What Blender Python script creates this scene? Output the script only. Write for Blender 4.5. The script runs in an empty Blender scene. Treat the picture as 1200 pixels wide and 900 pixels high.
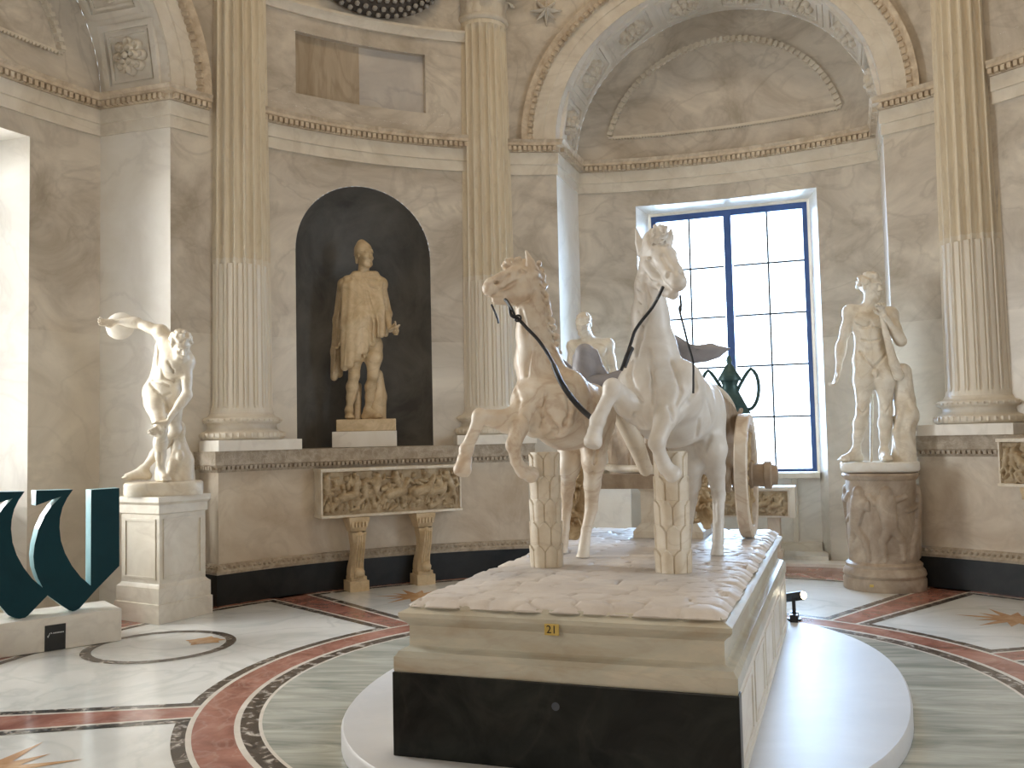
import bpy, bmesh, math, random
import numpy as np
from mathutils import Vector, Matrix

random.seed(7)
rng = np.random.default_rng(11)
sc = bpy.context.scene
COL = sc.collection
PI = math.pi
rad = math.radians

# ------------------------------------------------------------------ camera
F_PX = 1080.0                      # focal length in pixels of the 1200 x 900 frame
CAM_PITCH, CAM_ROLL, CAM_YAW = 3.2248, -1.2648, -6.9831
CAM_D, CAM_H = 5.981, 1.60
_p, _r, _y = rad(CAM_PITCH), rad(CAM_ROLL), rad(CAM_YAW)
FW = np.array([math.sin(_y) * math.cos(_p), math.cos(_y) * math.cos(_p), math.sin(_p)])
_rt = np.cross(FW, [0, 0, 1]); _rt /= np.linalg.norm(_rt)
_up = np.cross(_rt, FW)
RT = math.cos(_r) * _rt + math.sin(_r) * _up
UP = -math.sin(_r) * _rt + math.cos(_r) * _up
EYE = np.array([0.0, -CAM_D, CAM_H])
cam_data = bpy.data.cameras.new('camera')
cam = bpy.data.objects.new('camera', cam_data)
COL.objects.link(cam)
M = Matrix(((RT[0], UP[0], -FW[0], EYE[0]), (RT[1], UP[1], -FW[1], EYE[1]),
            (RT[2], UP[2], -FW[2], EYE[2]), (0, 0, 0, 1)))
cam.matrix_world = M
cam_data.sensor_fit = 'HORIZONTAL'
cam_data.sensor_width = 36.0
cam_data.lens = 36.0 * F_PX / 1200.0
cam_data.clip_start = 0.05
cam_data.clip_end = 200
sc.camera = cam

# ------------------------------------------------------------------ light and exposure
sc.view_settings.view_transform = 'Standard'
sc.view_settings.look = 'None'
sc.view_settings.gamma = 1.0
sc.view_settings.exposure = 0.66
sc.view_settings.use_curve_mapping = False
world = bpy.data.worlds.new('overcast_sky'); sc.world = world
world.use_nodes = True
bg = world.node_tree.nodes['Background']
bg.inputs[0].default_value = (0.74, 0.87, 1.0, 1)
SKY = 4.0
bg.inputs[1].default_value = SKY

AX_A, AX_B, AX_C, AX_D = 12.6, -80.2, 107.5, -166.0       # axes of the four arched bays (azimuth from +Y)
N1, N2, N3, N4 = -34.9, 60.3, 152.5, -124.0               # axes of the four niche bays
RW, RP, RA = 5.12, 5.20, 6.12                             # niche wall, bay front wall, bay back wall
RAD = 1.86                                                # half width and arch radius of a bay
Z1, Z0 = 5.19, 4.78                                       # top and bottom of the main cornice
ZD = 1.51                                                 # top of the dado

def pol(r, az, z=0.0):
    return np.array([r * math.sin(rad(az)), r * math.cos(rad(az)), z])
def frame(az):
    a = rad(az)
    return np.array([math.sin(a), math.cos(a), 0.0]), np.array([math.cos(a), -math.sin(a), 0.0])
def loc3(az, u, v, z):
    U, V = frame(az)
    return U * u + V * v + np.array([0, 0, z])

def area(name, az, u, v, z, w, h, power, col, portal=False):
    l = bpy.data.lights.new(name, 'AREA'); l.shape = 'RECTANGLE'; l.size = w; l.size_y = h
    l.energy = power; l.color = col
    o = bpy.data.objects.new(name, l); COL.objects.link(o)
    U, V = frame(az)
    P = U * u + V * v + np.array([0, 0, z])
    mm = Matrix(((V[0], 0, U[0], P[0]), (V[1], 0, U[1], P[1]), (0, 1, 0, P[2]), (0, 0, 0, 1)))
    o.matrix_world = mm          # local -Z points to the room
    if portal:
        l.cycles.is_portal = True
    return o
area('sky_portal_back', AX_A, 6.62, 0.05, 2.83, 2.3, 3.6, 1, (1, 1, 1), True)
area('sky_portal_left', AX_B, 6.62, 0.05, 2.83, 2.3, 3.6, 1, (1, 1, 1), True)
area('sky_portal_right', AX_C, 6.62, 0.05, 2.83, 2.3, 3.6, 1, (1, 1, 1), True)
# daylight pouring through each window, set just outside the glass
DAY_A, DAY_B, DAY_C, DOOR_FILL, TOP = 390, 240, 50, 36, 112
area('daylight_back', AX_A, 6.66, 0.05, 2.83, 2.1, 3.4, DAY_A, (0.46, 0.69, 1.0))
area('daylight_left', AX_B, 6.66, 0.05, 2.83, 2.1, 3.4, DAY_B, (1.0, 0.93, 0.83))
area('daylight_right', AX_C, 6.66, 0.05, 2.83, 2.1, 3.4, DAY_C, (1.0, 0.93, 0.84))
area('vestibule_fill', AX_D, 7.3, 0.3, 2.6, 2.0, 2.6, DOOR_FILL, (1.0, 0.88, 0.74))  # added unseen area light, a warm front fill from behind the camera
ld = bpy.data.lights.new('dome_lamp', 'AREA'); ld.shape = 'DISK'; ld.size = 2.2; ld.energy = TOP; ld.color = (1.0, 0.78, 0.52)
lo = bpy.data.objects.new('dome_lamp', ld); COL.objects.link(lo); lo.location = (0, 0, 12.0)

# ------------------------------------------------------------------ helpers
def ray(x, y):
    return FW * F_PX + RT * (x - 600) - UP * (y - 450)
def at_u(x, y, u, az=AX_A):
    "pixel to the point on the vertical plane u = const of a bay frame"
    U, V = frame(az); d = ray(x, y); t = (u - EYE @ U) / (d @ U)
    return EYE + d * t
def at_z(x, y, z):
    d = ray(x, y); t = (z - CAM_H) / d[2]
    return EYE + d * t
def at_r(x, y, R):
    d = ray(x, y); h = math.hypot(d[0], d[1]); d = d / h
    b = EYE[:2] @ d[:2]; c = EYE[:2] @ EYE[:2] - R * R
    t = -b + math.sqrt(b * b - c)
    return EYE + d * t

def link_mesh(name, me, mat, parent=None, smooth=None):
    if mat is not None:
        for m_ in (mat if isinstance(mat, (list, tuple)) else [mat]):
            me.materials.append(m_)
    o = bpy.data.objects.new(name, me); COL.objects.link(o)
    if parent is not None:
        o.parent = parent
        o.matrix_parent_inverse = parent.matrix_basis.inverted()
    if smooth is not None:
        me.polygons.foreach_set('use_smooth', [True] * len(me.polygons))
        if smooth < 179:
            bm = bmesh.new(); bm.from_mesh(me)
            lim = rad(smooth)
            for e in bm.edges:
                if len(e.link_faces) == 2 and e.calc_face_angle(0) > lim:
                    e.smooth = False
            bm.to_mesh(me); bm.free()
    return o

class MB:
    "collects verts and faces for ONE mesh object"
    def __init__(s):
        s.v = []; s.f = []; s.m = []
    def add(s, vs, fs, mi=0):
        b = len(s.v)
        s.v += [tuple(map(float, q)) for q in vs]
        s.f += [tuple(b + i for i in f) for f in fs]
        s.m += [mi] * len(fs)
    def grid(s, P, mi=0, close_u=False, close_v=False, flip=False):
        P = np.asarray(P, float); n, m = P.shape[:2]
        fs = []
        for i in range(n if close_u else n - 1):
            for j in range(m if close_v else m - 1):
                a, b = i * m + j, ((i + 1) % n) * m + j
                c, d = ((i + 1) % n) * m + (j + 1) % m, i * m + (j + 1) % m
                fs.append((d, c, b, a) if flip else (a, b, c, d))
        s.add(P.reshape(-1, 3), fs, mi)
    def prism(s, poly, ext, mi=0):
        "poly: list of 3d points, ext: extrusion vector"
        n = len(poly); poly = [np.asarray(q, float) for q in poly]
        vs = poly + [q + np.asarray(ext, float) for q in poly]
        fs = [tuple(range(n - 1, -1, -1)), tuple(range(n, 2 * n))]
        fs += [(i, (i + 1) % n, n + (i + 1) % n, n + i) for i in range(n)]
        s.add(vs, fs, mi)
    def box(s, c, ax, ay, az, mi=0):
        "c centre, ax ay az half-extent vectors"
        c, ax, ay, az = map(lambda q: np.asarray(q, float), (c, ax, ay, az))
        vs = [c + i * ax + j * ay + k * az for k in (-1, 1) for j in (-1, 1) for i in (-1, 1)]
        s.add(vs, [(0, 2, 3, 1), (4, 5, 7, 6), (0, 1, 5, 4), (2, 6, 7, 3), (0, 4, 6, 2), (1, 3, 7, 5)], mi)
    def lathe(s, prof, c=(0, 0, 0), n=48, mi=0, cap=True):
        c = np.asarray(c, float)
        P = [[(c[0] + r * math.cos(2 * PI * k / n), c[1] + r * math.sin(2 * PI * k / n), c[2] + z) for k in range(n)] for r, z in prof]
        s.grid(P, mi, close_v=True, flip=True)
        if cap:
            b = len(s.v); m = len(prof)
            s.f.append(tuple(b - m * n + k for k in range(n - 1, -1, -1))); s.m.append(mi)
            s.f.append(tuple(b - n + k for k in range(n))); s.m.append(mi)
    def tube(s, pts, r, n=8, mi=0, closed=False):
        pts = [np.asarray(q, float) for q in pts]; rs = r if hasattr(r, '__len__') else [r] * len(pts)
        rings = []; nx = None
        for i, q in enumerate(pts):
            a = pts[(i - 1) % len(pts)] if (closed or i > 0) else q
            b = pts[(i + 1) % len(pts)] if (closed or i < len(pts) - 1) else q
            t = b - a; t /= (np.linalg.norm(t) + 1e-12)
            if nx is None:
                nx = np.cross(t, [0, 0, 1.0])
                if np.linalg.norm(nx) < 1e-3: nx = np.cross(t, [0, 1.0, 0])
            nx = nx - t * (nx @ t); nx /= np.linalg.norm(nx); ny = np.cross(t, nx)
            rings.append([q + rs[i] * (math.cos(2 * PI * k / n) * nx + math.sin(2 * PI * k / n) * ny) for k in range(n)])
        b0 = len(s.v)
        s.grid(rings, mi, close_u=closed, close_v=True)
        if not closed:
            s.f.append(tuple(b0 + k for k in range(n - 1, -1, -1))); s.m.append(mi)
            e = b0 + (len(pts) - 1) * n
            s.f.append(tuple(e + k for k in range(n))); s.m.append(mi)
    def ball(s, c, r, nu=10, nv=7, mi=0):
        c = np.asarray(c, float); r = np.asarray(r if hasattr(r, '__len__') else (r, r, r), float)
        P = [[c + r * np.array([math.sin(PI * i / nv) * math.cos(2 * PI * k / nu), math.sin(PI * i / nv) * math.sin(2 * PI * k / nu), math.cos(PI * i / nv)])
              for k in range(nu)] for i in range(nv + 1)]
        s.grid(P, mi, close_v=True)
    def build(s, name, mat, parent=None, smooth=None, weld=False, bevel=0, origin=None):
        me = bpy.data.meshes.new(name)
        org = None
        if origin is not None:
            org = np.asarray(origin, float)
            s.v = [tuple(np.asarray(q) - org) for q in s.v]
        me.from_pydata(s.v, [], s.f); me.update()
        me.polygons.foreach_set('material_index', s.m)
        bm = bmesh.new(); bm.from_mesh(me)
        if weld:
            bmesh.ops.remove_doubles(bm, verts=bm.verts, dist=1e-5)
        if bevel:
            es = [e for e in bm.edges if len(e.link_faces) == 2 and e.calc_face_angle(0) > 0.6]
            bmesh.ops.bevel(bm, geom=es, offset=bevel, segments=2, affect='EDGES', profile=0.6)
        bmesh.ops.recalc_face_normals(bm, faces=bm.faces)
        bm.to_mesh(me); bm.free(); me.update()
        o = link_mesh(name, me, mat, parent, smooth)
        if org is not None:
            o.location = org
        return o

def tag(o, label=None, cat=None, group=None, kind=None):
    if label: o['label'] = label
    if cat: o['category'] = cat
    if group: o['group'] = group
    if kind: o['kind'] = kind
    return o
def thing(name, label, cat, loc=(0, 0, 0), rz=0.0, group=None):
    o = bpy.data.objects.new(name, None); COL.objects.link(o)
    o.empty_display_size = 0.1
    o.location = loc; o.rotation_euler = (0, 0, rz)
    bpy.context.view_layer.update()
    return tag(o, label, cat, group)
def struct(o):
    o['kind'] = 'structure'; return o
def copy_tree(o, parent=None):
    c = o.copy(); COL.objects.link(c)
    if parent is not None:
        c.parent = parent; c.matrix_parent_inverse = o.matrix_parent_inverse.copy()
    for ch in list(o.children): copy_tree(ch, c)
    return c

# ------------------------------------------------------------------ materials
def mat(name, c1, c2, rough=0.5, scale=2.0, detail=8, vein=None, vein_scale=1.5, vein_w=0.5, bump=0.0, bump_scale=30, metal=0.0, spec=0.5,
        stretch=(1, 1, 1), c3=None, z_step=None, distort=0.6, lo=0.35, hi=0.68, emit=None, island=0.0):
    m = bpy.data.materials.new(name); m.use_nodes = True
    nt = m.node_tree; N = nt.nodes; L = nt.links
    b = N['Principled BSDF']
    b.inputs['Roughness'].default_value = rough
    b.inputs['Metallic'].default_value = metal
    b.inputs['Specular IOR Level'].default_value = spec
    geo = N.new('ShaderNodeNewGeometry')
    mp = N.new('ShaderNodeMapping'); mp.inputs['Scale'].default_value = stretch
    L.new(geo.outputs['Position'], mp.inputs['Vector'])
    nz = N.new('ShaderNodeTexNoise'); nz.inputs['Scale'].default_value = scale; nz.inputs['Detail'].default_value = detail
    nz.inputs['Roughness'].default_value = 0.62; nz.inputs['Distortion'].default_value = distort
    L.new(mp.outputs[0], nz.inputs['Vector'])
    cr = N.new('ShaderNodeValToRGB')
    cr.color_ramp.elements[0].position = lo; cr.color_ramp.elements[0].color = (*c1, 1)
    cr.color_ramp.elements[1].position = hi; cr.color_ramp.elements[1].color = (*c2, 1)
    if c3 is not None:
        e = cr.color_ramp.elements.new((lo + hi) / 2); e.color = (*c3, 1)
    L.new(nz.outputs['Fac'], cr.inputs[0])
    out = cr.outputs[0]
    if vein is not None:
        n2 = N.new('ShaderNodeTexNoise'); n2.inputs['Scale'].default_value = vein_scale; n2.inputs['Detail'].default_value = 9
        n2.inputs['Distortion'].default_value = 1.6
        L.new(mp.outputs[0], n2.inputs['Vector'])
        r2 = N.new('ShaderNodeValToRGB')
        E = r2.color_ramp.elements
        E[0].position = 0.46; E[0].color = (0, 0, 0, 1)
        E[1].position = 0.54; E[1].color = (0, 0, 0, 1)
        q = E.new(0.50); q.color = (vein_w, vein_w, vein_w, 1)
        L.new(n2.outputs['Fac'], r2.inputs[0])
        mx = N.new('ShaderNodeMixRGB'); mx.inputs[2].default_value = (*vein, 1)
        L.new(r2.outputs[0], mx.inputs[0]); L.new(out, mx.inputs[1]); out = mx.outputs[0]
    if z_step is not None:                 # lower slabs of the revetment are cut from a paler block
        sep = N.new('ShaderNodeSeparateXYZ'); L.new(geo.outputs['Position'], sep.inputs[0])
        lt = N.new('ShaderNodeMath'); lt.operation = 'LESS_THAN'; lt.inputs[1].default_value = z_step[0]
        L.new(sep.outputs['Z'], lt.inputs[0])
        ml = N.new('ShaderNodeMath'); ml.operation = 'MULTIPLY'; ml.inputs[1].default_value = z_step[2]
        L.new(lt.outputs[0], ml.inputs[0])
        mx = N.new('ShaderNodeMixRGB'); mx.inputs[2].default_value = (*z_step[1], 1)
        L.new(ml.outputs[0], mx.inputs[0]); L.new(out, mx.inputs[1]); out = mx.outputs[0]
    L.new(out, b.inputs['Base Color'])
    if bump:
        n3 = N.new('ShaderNodeTexNoise'); n3.inputs['Scale'].default_value = bump_scale; n3.inputs['Detail'].default_value = 6
        L.new(mp.outputs[0], n3.inputs['Vector'])
        bp = N.new('ShaderNodeBump'); bp.inputs['Strength'].default_value = bump; bp.inputs['Distance'].default_value = 0.02
        L.new(n3.outputs['Fac'], bp.inputs['Height']); L.new(bp.outputs[0], b.inputs['Normal'])
    if emit is not None:
        b.inputs['Emission Color'].default_value = (*emit[0], 1); b.inputs['Emission Strength'].default_value = emit[1]
    return m

MT = {}
MT['wall'] = mat('grey_veined_marble', (0.41, 0.345, 0.26), (0.78, 0.70, 0.575), 0.32, 0.9, vein=(0.27, 0.22, 0.16), vein_scale=1.0, vein_w=0.25, stretch=(1, 1, 1.25), c3=(0.61, 0.54, 0.445), distort=1.1, lo=.32, hi=.70, z_step=(2.72, (0.72, 0.66, 0.56), 0.45))
MT['panel_brown'] = mat('brown_streaked_marble', (0.36, 0.28, 0.19), (0.52, 0.43, 0.32), 0.35, 2.2, vein=(0.26, 0.19, 0.12), vein_w=0.4, stretch=(1.6, 1.6, .4))
MT['wall_lilac'] = mat('lilac_grey_marble', (0.48, 0.44, 0.40), (0.66, 0.61, 0.54), 0.32, 1.3, vein=(0.34, 0.31, 0.30), vein_scale=0.9, vein_w=0.4)
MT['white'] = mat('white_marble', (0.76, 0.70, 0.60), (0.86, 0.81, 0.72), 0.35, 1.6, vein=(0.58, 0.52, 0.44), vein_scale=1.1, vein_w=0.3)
MT['frieze'] = mat('cream_frieze_marble', (0.66, 0.58, 0.46), (0.80, 0.73, 0.61), 0.4, 2.5, vein=(0.5, 0.42, 0.32), vein_w=0.25)
MT['dome'] = mat('dull_dome_plaster', (0.30, 0.26, 0.21), (0.42, 0.37, 0.30), 0.7, 2.0)
MT['gilt'] = mat('ochre_carved_stone', (0.50, 0.385, 0.26), (0.74, 0.62, 0.46), 0.5, 9, bump=0.15)
MT['column'] = mat('aged_cream_marble', (0.70, 0.60, 0.44), (0.80, 0.71, 0.55), 0.42, 7, vein=(0.30, 0.21, 0.12), vein_scale=9, vein_w=0.18, stretch=(1, 1, 0.13), z_step=(3.5, (0.80, 0.74, 0.64), 0.6))
MT['dado'] = mat('warm_dado_marble', (0.50, 0.39, 0.27), (0.74, 0.65, 0.52), 0.33, 1.5, vein=(0.38, 0.29, 0.20), vein_w=0.18)
MT['black'] = mat('black_plinth_marble', (0.012, 0.013, 0.013), (0.03, 0.03, 0.03), 0.3, 3, spec=0.25)
MT['portoro'] = mat('black_veined_marble', (0.006, 0.007, 0.007), (0.022, 0.025, 0.022), 0.28, 3.0, vein=(0.35, 0.32, 0.27), vein_scale=1.3, vein_w=0.025, distort=1.5, spec=0.2)
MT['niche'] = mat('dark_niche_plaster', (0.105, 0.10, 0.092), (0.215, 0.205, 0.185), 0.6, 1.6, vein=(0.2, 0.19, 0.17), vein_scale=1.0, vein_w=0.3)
MT['statue'] = mat('ivory_statue_marble', (0.66, 0.56, 0.42), (0.82, 0.75, 0.63), 0.42, 4.5, vein=(0.46, 0.36, 0.25), vein_scale=3, vein_w=0.25)
MT['statue_white'] = mat('white_statue_marble', (0.74, 0.66, 0.54), (0.85, 0.80, 0.71), 0.4, 5.0)
MT['statue_tan'] = mat('tan_statue_marble', (0.56, 0.41, 0.23), (0.76, 0.60, 0.39), 0.45, 5.0, vein=(0.32, 0.22, 0.12), vein_scale=3, vein_w=0.2)
MT['horse_warm'] = mat('warm_horse_marble', (0.68, 0.55, 0.41), (0.86, 0.79, 0.68), 0.4, 4.5, vein=(0.50, 0.34, 0.22), vein_scale=2.2, vein_w=0.45, bump=0.08, bump_scale=18)
MT['horse_white'] = mat('pale_horse_marble', (0.70, 0.65, 0.58), (0.86, 0.83, 0.78), 0.38, 4.5, bump=0.08, bump_scale=18)
MT['tail'] = mat('stained_tail_marble', (0.34, 0.22, 0.10), (0.66, 0.50, 0.30), 0.5, 8)
MT['relief'] = mat('weathered_relief_marble', (0.32, 0.225, 0.12), (0.58, 0.46, 0.30), 0.55, 8, bump=0.2, bump_scale=60)
MT['relief_dark'] = mat('relief_shadow_ground', (0.22, 0.15, 0.08), (0.36, 0.26, 0.15), 0.6, 8)
MT['cylinder'] = mat('brown_weathered_marble', (0.27, 0.195, 0.13), (0.48, 0.375, 0.27), 0.5, 4, bump=0.2, bump_scale=25, vein=(0.26, 0.18, 0.12), vein_w=0.3)
MT['cobble'] = mat('worn_plaster_paving', (0.60, 0.54, 0.49), (0.78, 0.72, 0.66), 0.5, 3.0, bump=0.12, bump_scale=20)
MT['base'] = mat('beige_base_marble', (0.48, 0.41, 0.30), (0.68, 0.62, 0.50), 0.33, 1.8, c3=(0.56, 0.54, 0.45), vein=(0.42, 0.36, 0.28), vein_w=0.25, stretch=(1, 1, 3))
MT['floor'] = mat('pale_floor_marble', (0.68, 0.66, 0.60), (0.85, 0.83, 0.77), 0.17, 0.9, vein=(0.52, 0.53, 0.48), vein_scale=0.9, vein_w=0.4)
MT['floor_green'] = mat('grey_green_floor_marble', (0.27, 0.285, 0.24), (0.58, 0.565, 0.48), 0.16, 2.0, stretch=(0.5, 3.2, 1), distort=1.2)
MT['disc'] = mat('white_disc_marble', (0.58, 0.57, 0.56), (0.70, 0.69, 0.68), 0.42, 0.8, spec=0.28, vein=(0.64, 0.62, 0.60), vein_w=0.4)
MT['porphyry'] = mat('red_floor_marble', (0.24, 0.085, 0.06), (0.48, 0.22, 0.16), 0.15, 3.0, vein=(0.66, 0.48, 0.40), vein_scale=2.2, vein_w=0.18)
MT['line'] = mat('ivory_floor_line', (0.66, 0.58, 0.48), (0.80, 0.73, 0.63), 0.2, 5)
MT['mosaic'] = mat('dark_breccia', (0.03, 0.025, 0.02), (0.60, 0.54, 0.46), 0.2, 13, c3=(0.10, 0.075, 0.06), lo=0.40, hi=0.66)
MT['orange'] = mat('orange_inlay_marble', (0.50, 0.25, 0.10), (0.74, 0.48, 0.26), 0.18, 5)
MT['frame'] = mat('blue_grey_window_steel', (0.05, 0.11, 0.30), (0.07, 0.14, 0.36), 0.4, 8)
MT['bars'] = mat('grey_glazing_bars', (0.05, 0.06, 0.08), (0.08, 0.09, 0.11), 0.5, 8)
MT['dark_metal'] = mat('black_metal', (0.01, 0.01, 0.01), (0.02, 0.02, 0.02), 0.35, 10)
MT['leather'] = mat('black_leather', (0.010, 0.012, 0.016), (0.022, 0.025, 0.03), 0.4, 20)
MT['bronze'] = mat('green_bronze', (0.03, 0.07, 0.07), (0.08, 0.14, 0.13), 0.45, 9, metal=0.4)
MT['slate'] = mat('blue_grey_stone', (0.27, 0.26, 0.275), (0.39, 0.37, 0.38), 0.5, 5)
MT['teal'] = mat('dark_teal_lacquer', (0.002, 0.034, 0.046), (0.003, 0.042, 0.056), 0.4, 4, spec=0.2)
MT['teal_lit_side'] = mat('lit_teal_lacquer', (0.28, 0.47, 0.50), (0.34, 0.54, 0.57), 0.3, 4)  # same dark teal, with the window light on its sides painted in
MT['wreath'] = mat('dark_carved_garland', (0.05, 0.04, 0.03), (0.10, 0.08, 0.065), 0.6, 8)
MT['berry'] = mat('grey_carved_berries', (0.30, 0.28, 0.25), (0.42, 0.39, 0.35), 0.5, 12)
MT['dado_trim'] = mat('brown_carved_moulding', (0.34, 0.27, 0.19), (0.54, 0.46, 0.36), 0.5, 14, bump=0.3, bump_scale=70)
MT['brass'] = mat('brass_plate', (0.55, 0.40, 0.10), (0.68, 0.52, 0.18), 0.35, 10, metal=0.6)
MT['ink'] = mat('dark_ink', (0.02, 0.015, 0.01), (0.03, 0.02, 0.015), 0.6, 10)
MT['sign_white'] = mat('white_print', (0.75, 0.75, 0.75), (0.82, 0.82, 0.82), 0.5, 10)
MT['lamp'] = mat('lit_lamp_lens', (0.9, 0.85, 0.75), (1, 0.95, 0.85), 0.3, 5, emit=((1.0, 0.88, 0.62), 14))

def glass_mat():
    m = bpy.data.materials.new('clear_window_glass'); m.use_nodes = True
    nt = m.node_tree; N = nt.nodes; L = nt.links
    N.remove(N['Principled BSDF'])
    t = N.new('ShaderNodeBsdfTransparent'); t.inputs[0].default_value = (0.94, 0.96, 0.98, 1)
    g = N.new('ShaderNodeBsdfGlossy'); g.inputs['Roughness'].default_value = 0.03
    fr = N.new('ShaderNodeFresnel'); fr.inputs[0].default_value = 1.35
    x = N.new('ShaderNodeMixShader')
    L.new(fr.outputs[0], x.inputs[0]); L.new(t.outputs[0], x.inputs[1]); L.new(g.outputs[0], x.inputs[2])
    L.new(x.outputs[0], N['Material Output'].inputs[0])
    return m
MT['glass'] = glass_mat()
# ================================================================== the room
def wu(R, v):
    return math.sqrt(max(R * R - v * v, 0.01))

def sweep(mb, path, prof, close=True, mi=0, side=1):
    "path: 2d points, profile: (offset to the inside, z); mitred"
    P = [np.asarray(q[:2], float) for q in path]
    n = len(P); rows = []
    nm = []
    for i in range(n - 1):
        t = P[i + 1] - P[i]; t /= np.linalg.norm(t); nm.append(side * np.array([t[1], -t[0]]))
    for i in range(n):
        a = nm[max(i - 1, 0)]; b = nm[min(i, n - 2)]
        m = (a + b) / (1 + a @ b)
        rows.append([(P[i][0] + m[0] * o, P[i][1] + m[1] * o, z) for o, z in prof])
    b0 = len(mb.v)
    mb.grid(rows, mi, close_v=close)
    k = len(prof)
    mb.f.append(tuple(b0 + j for j in range(k))); mb.m.append(mi)
    mb.f.append(tuple(b0 + (n - 1) * k + j for j in range(k - 1, -1, -1))); mb.m.append(mi)

def along(path, step):
    P = [np.asarray(q[:2], float) for q in path]
    seg = [np.linalg.norm(P[i + 1] - P[i]) for i in range(len(P) - 1)]
    tot = sum(seg); n = int(tot / step); out = []
    for k in range(n):
        s = (k + .5) * tot / n
        for i, l in enumerate(seg):
            if s <= l:
                t = (P[i + 1] - P[i]) / l
                out.append((P[i] + t * s, t)); break
            s -= l
    return out

def arc(R, a0, a1, n=24):
    return [pol(R, a0 + (a1 - a0) * i / n)[:2] for i in range(n + 1)]
def bay_path(az, h0, h1, R0=RP, R1=RA):
    "inner outline of an arched bay, left to right"
    U, V = frame(az)
    a_f = math.degrees(math.asin(RAD / R0)); a_b = math.degrees(math.asin(RAD / R1))
    p = arc(R0, az - h0, az - a_f, 8)
    p += arc(R1, az - a_b, az + a_b, 30)
    p += arc(R0, az + a_f, az + h1, 8)
    return p

FRIEZE = [(-.02, Z0), (.02, Z0), (.02, Z0 + .12), (.035, Z0 + .125), (.035, Z0 + .27), (-.02, Z0 + .27)]
CORN = [(-.02, Z0 + .271), (.045, Z0 + .275), (.06, Z0 + .33), (.10, Z0 + .345), (.10, Z0 + .375), (.125, Z1), (-.02, Z1)]
trim_no = [0]
def trim(path, parts='both'):
    trim_no[0] += 1
    a = MB(); sweep(a, path, FRIEZE, side=1)
    o = struct(a.build('trim_%d' % trim_no[0], MT['frieze'], smooth=30))
    trim_no[0] += 1
    b = MB(); sweep(b, path, CORN, side=1)
    for q, t in along(path, 0.062):
        nrm = np.array([t[1], -t[0]])
        c = q + nrm * .072
        b.box((c[0], c[1], Z0 + .308), (t[0] * .019, t[1] * .019, 0), (nrm[0] * .028, nrm[1] * .028, 0), (0, 0, .026))
    o2 = struct(b.build('trim_%d' % trim_no[0], MT['gilt'], smooth=30))
    return o, o2

ZTOP = 7.75
RAB = {AX_A: RA, AX_B: 6.0, AX_C: RA, AX_D: RA}
HALF = {AX_A: (30.3, 30.9), AX_B: (28.0, 28.2), AX_C: (30, 30), AX_D: (26, 26)}

def archbay(az, name, opening):
    U, V = frame(az)
    h0, h1 = HALF[az]
    RA = RAB[az]
    v0, v1 = RP * math.sin(rad(-h0)), RP * math.sin(rad(h1))
    mb = MB()
    def pt(R, v, z, du=0.0): return U * (wu(R, v) + du) + V * v + np.array([0, 0, z])
    def colgrid(R, vs, lo, hi, nz=10, flip=False):
        mb.grid([[pt(R, v, lo(v) + (hi(v) - lo(v)) * k / nz) for k in range(nz + 1)] for v in vs], flip=flip)
    one = lambda c: (lambda v: c)
    colgrid(RP, np.linspace(v0, -RAD, 8), one(0), one(ZTOP))
    colgrid(RP, np.linspace(RAD, v1, 8), one(0), one(ZTOP))
    vs = [RAD * math.sin(t) for t in np.linspace(-PI / 2, PI / 2, 49)]
    ach = lambda v: Z1 + math.sqrt(max(RAD * RAD - v * v, 0))
    colgrid(RP, vs, ach, one(ZTOP))
    # reveals and barrel vault
    for s in (-1, 1):
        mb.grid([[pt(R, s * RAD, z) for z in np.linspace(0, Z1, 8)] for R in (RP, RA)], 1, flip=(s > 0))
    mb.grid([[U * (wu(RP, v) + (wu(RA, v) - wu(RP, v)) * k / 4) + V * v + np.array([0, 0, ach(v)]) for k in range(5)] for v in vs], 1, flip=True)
    # back wall with its opening
    ow, ob, ot = opening
    colgrid(RA, [-RAD * math.cos(t) for t in np.linspace(0, math.acos(ow / RAD), 14)], one(0), ach)
    colgrid(RA, [RAD * math.cos(t) for t in np.linspace(math.acos(ow / RAD), 0, 14)], one(0), ach)
    colgrid(RA, np.linspace(-ow, ow, 21), one(ot), ach)
    for a in (az - h0, az + h1):                      # returns that close the corner behind the columns
        mb.grid([[pol(r, a, z) for z in np.linspace(0, ZTOP, 3)] for r in (RW - .02, RP + .3)])
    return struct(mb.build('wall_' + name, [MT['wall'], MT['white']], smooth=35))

OPW, OPT = 1.13, 4.58
archbay(AX_A, 'back', (OPW, 0, OPT))
archbay(AX_B, 'left', (OPW, 0, OPT))
archbay(AX_C, 'right', (OPW, 0, OPT))
archbay(AX_D, 'front', (1.75, 0, 4.2))

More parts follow.
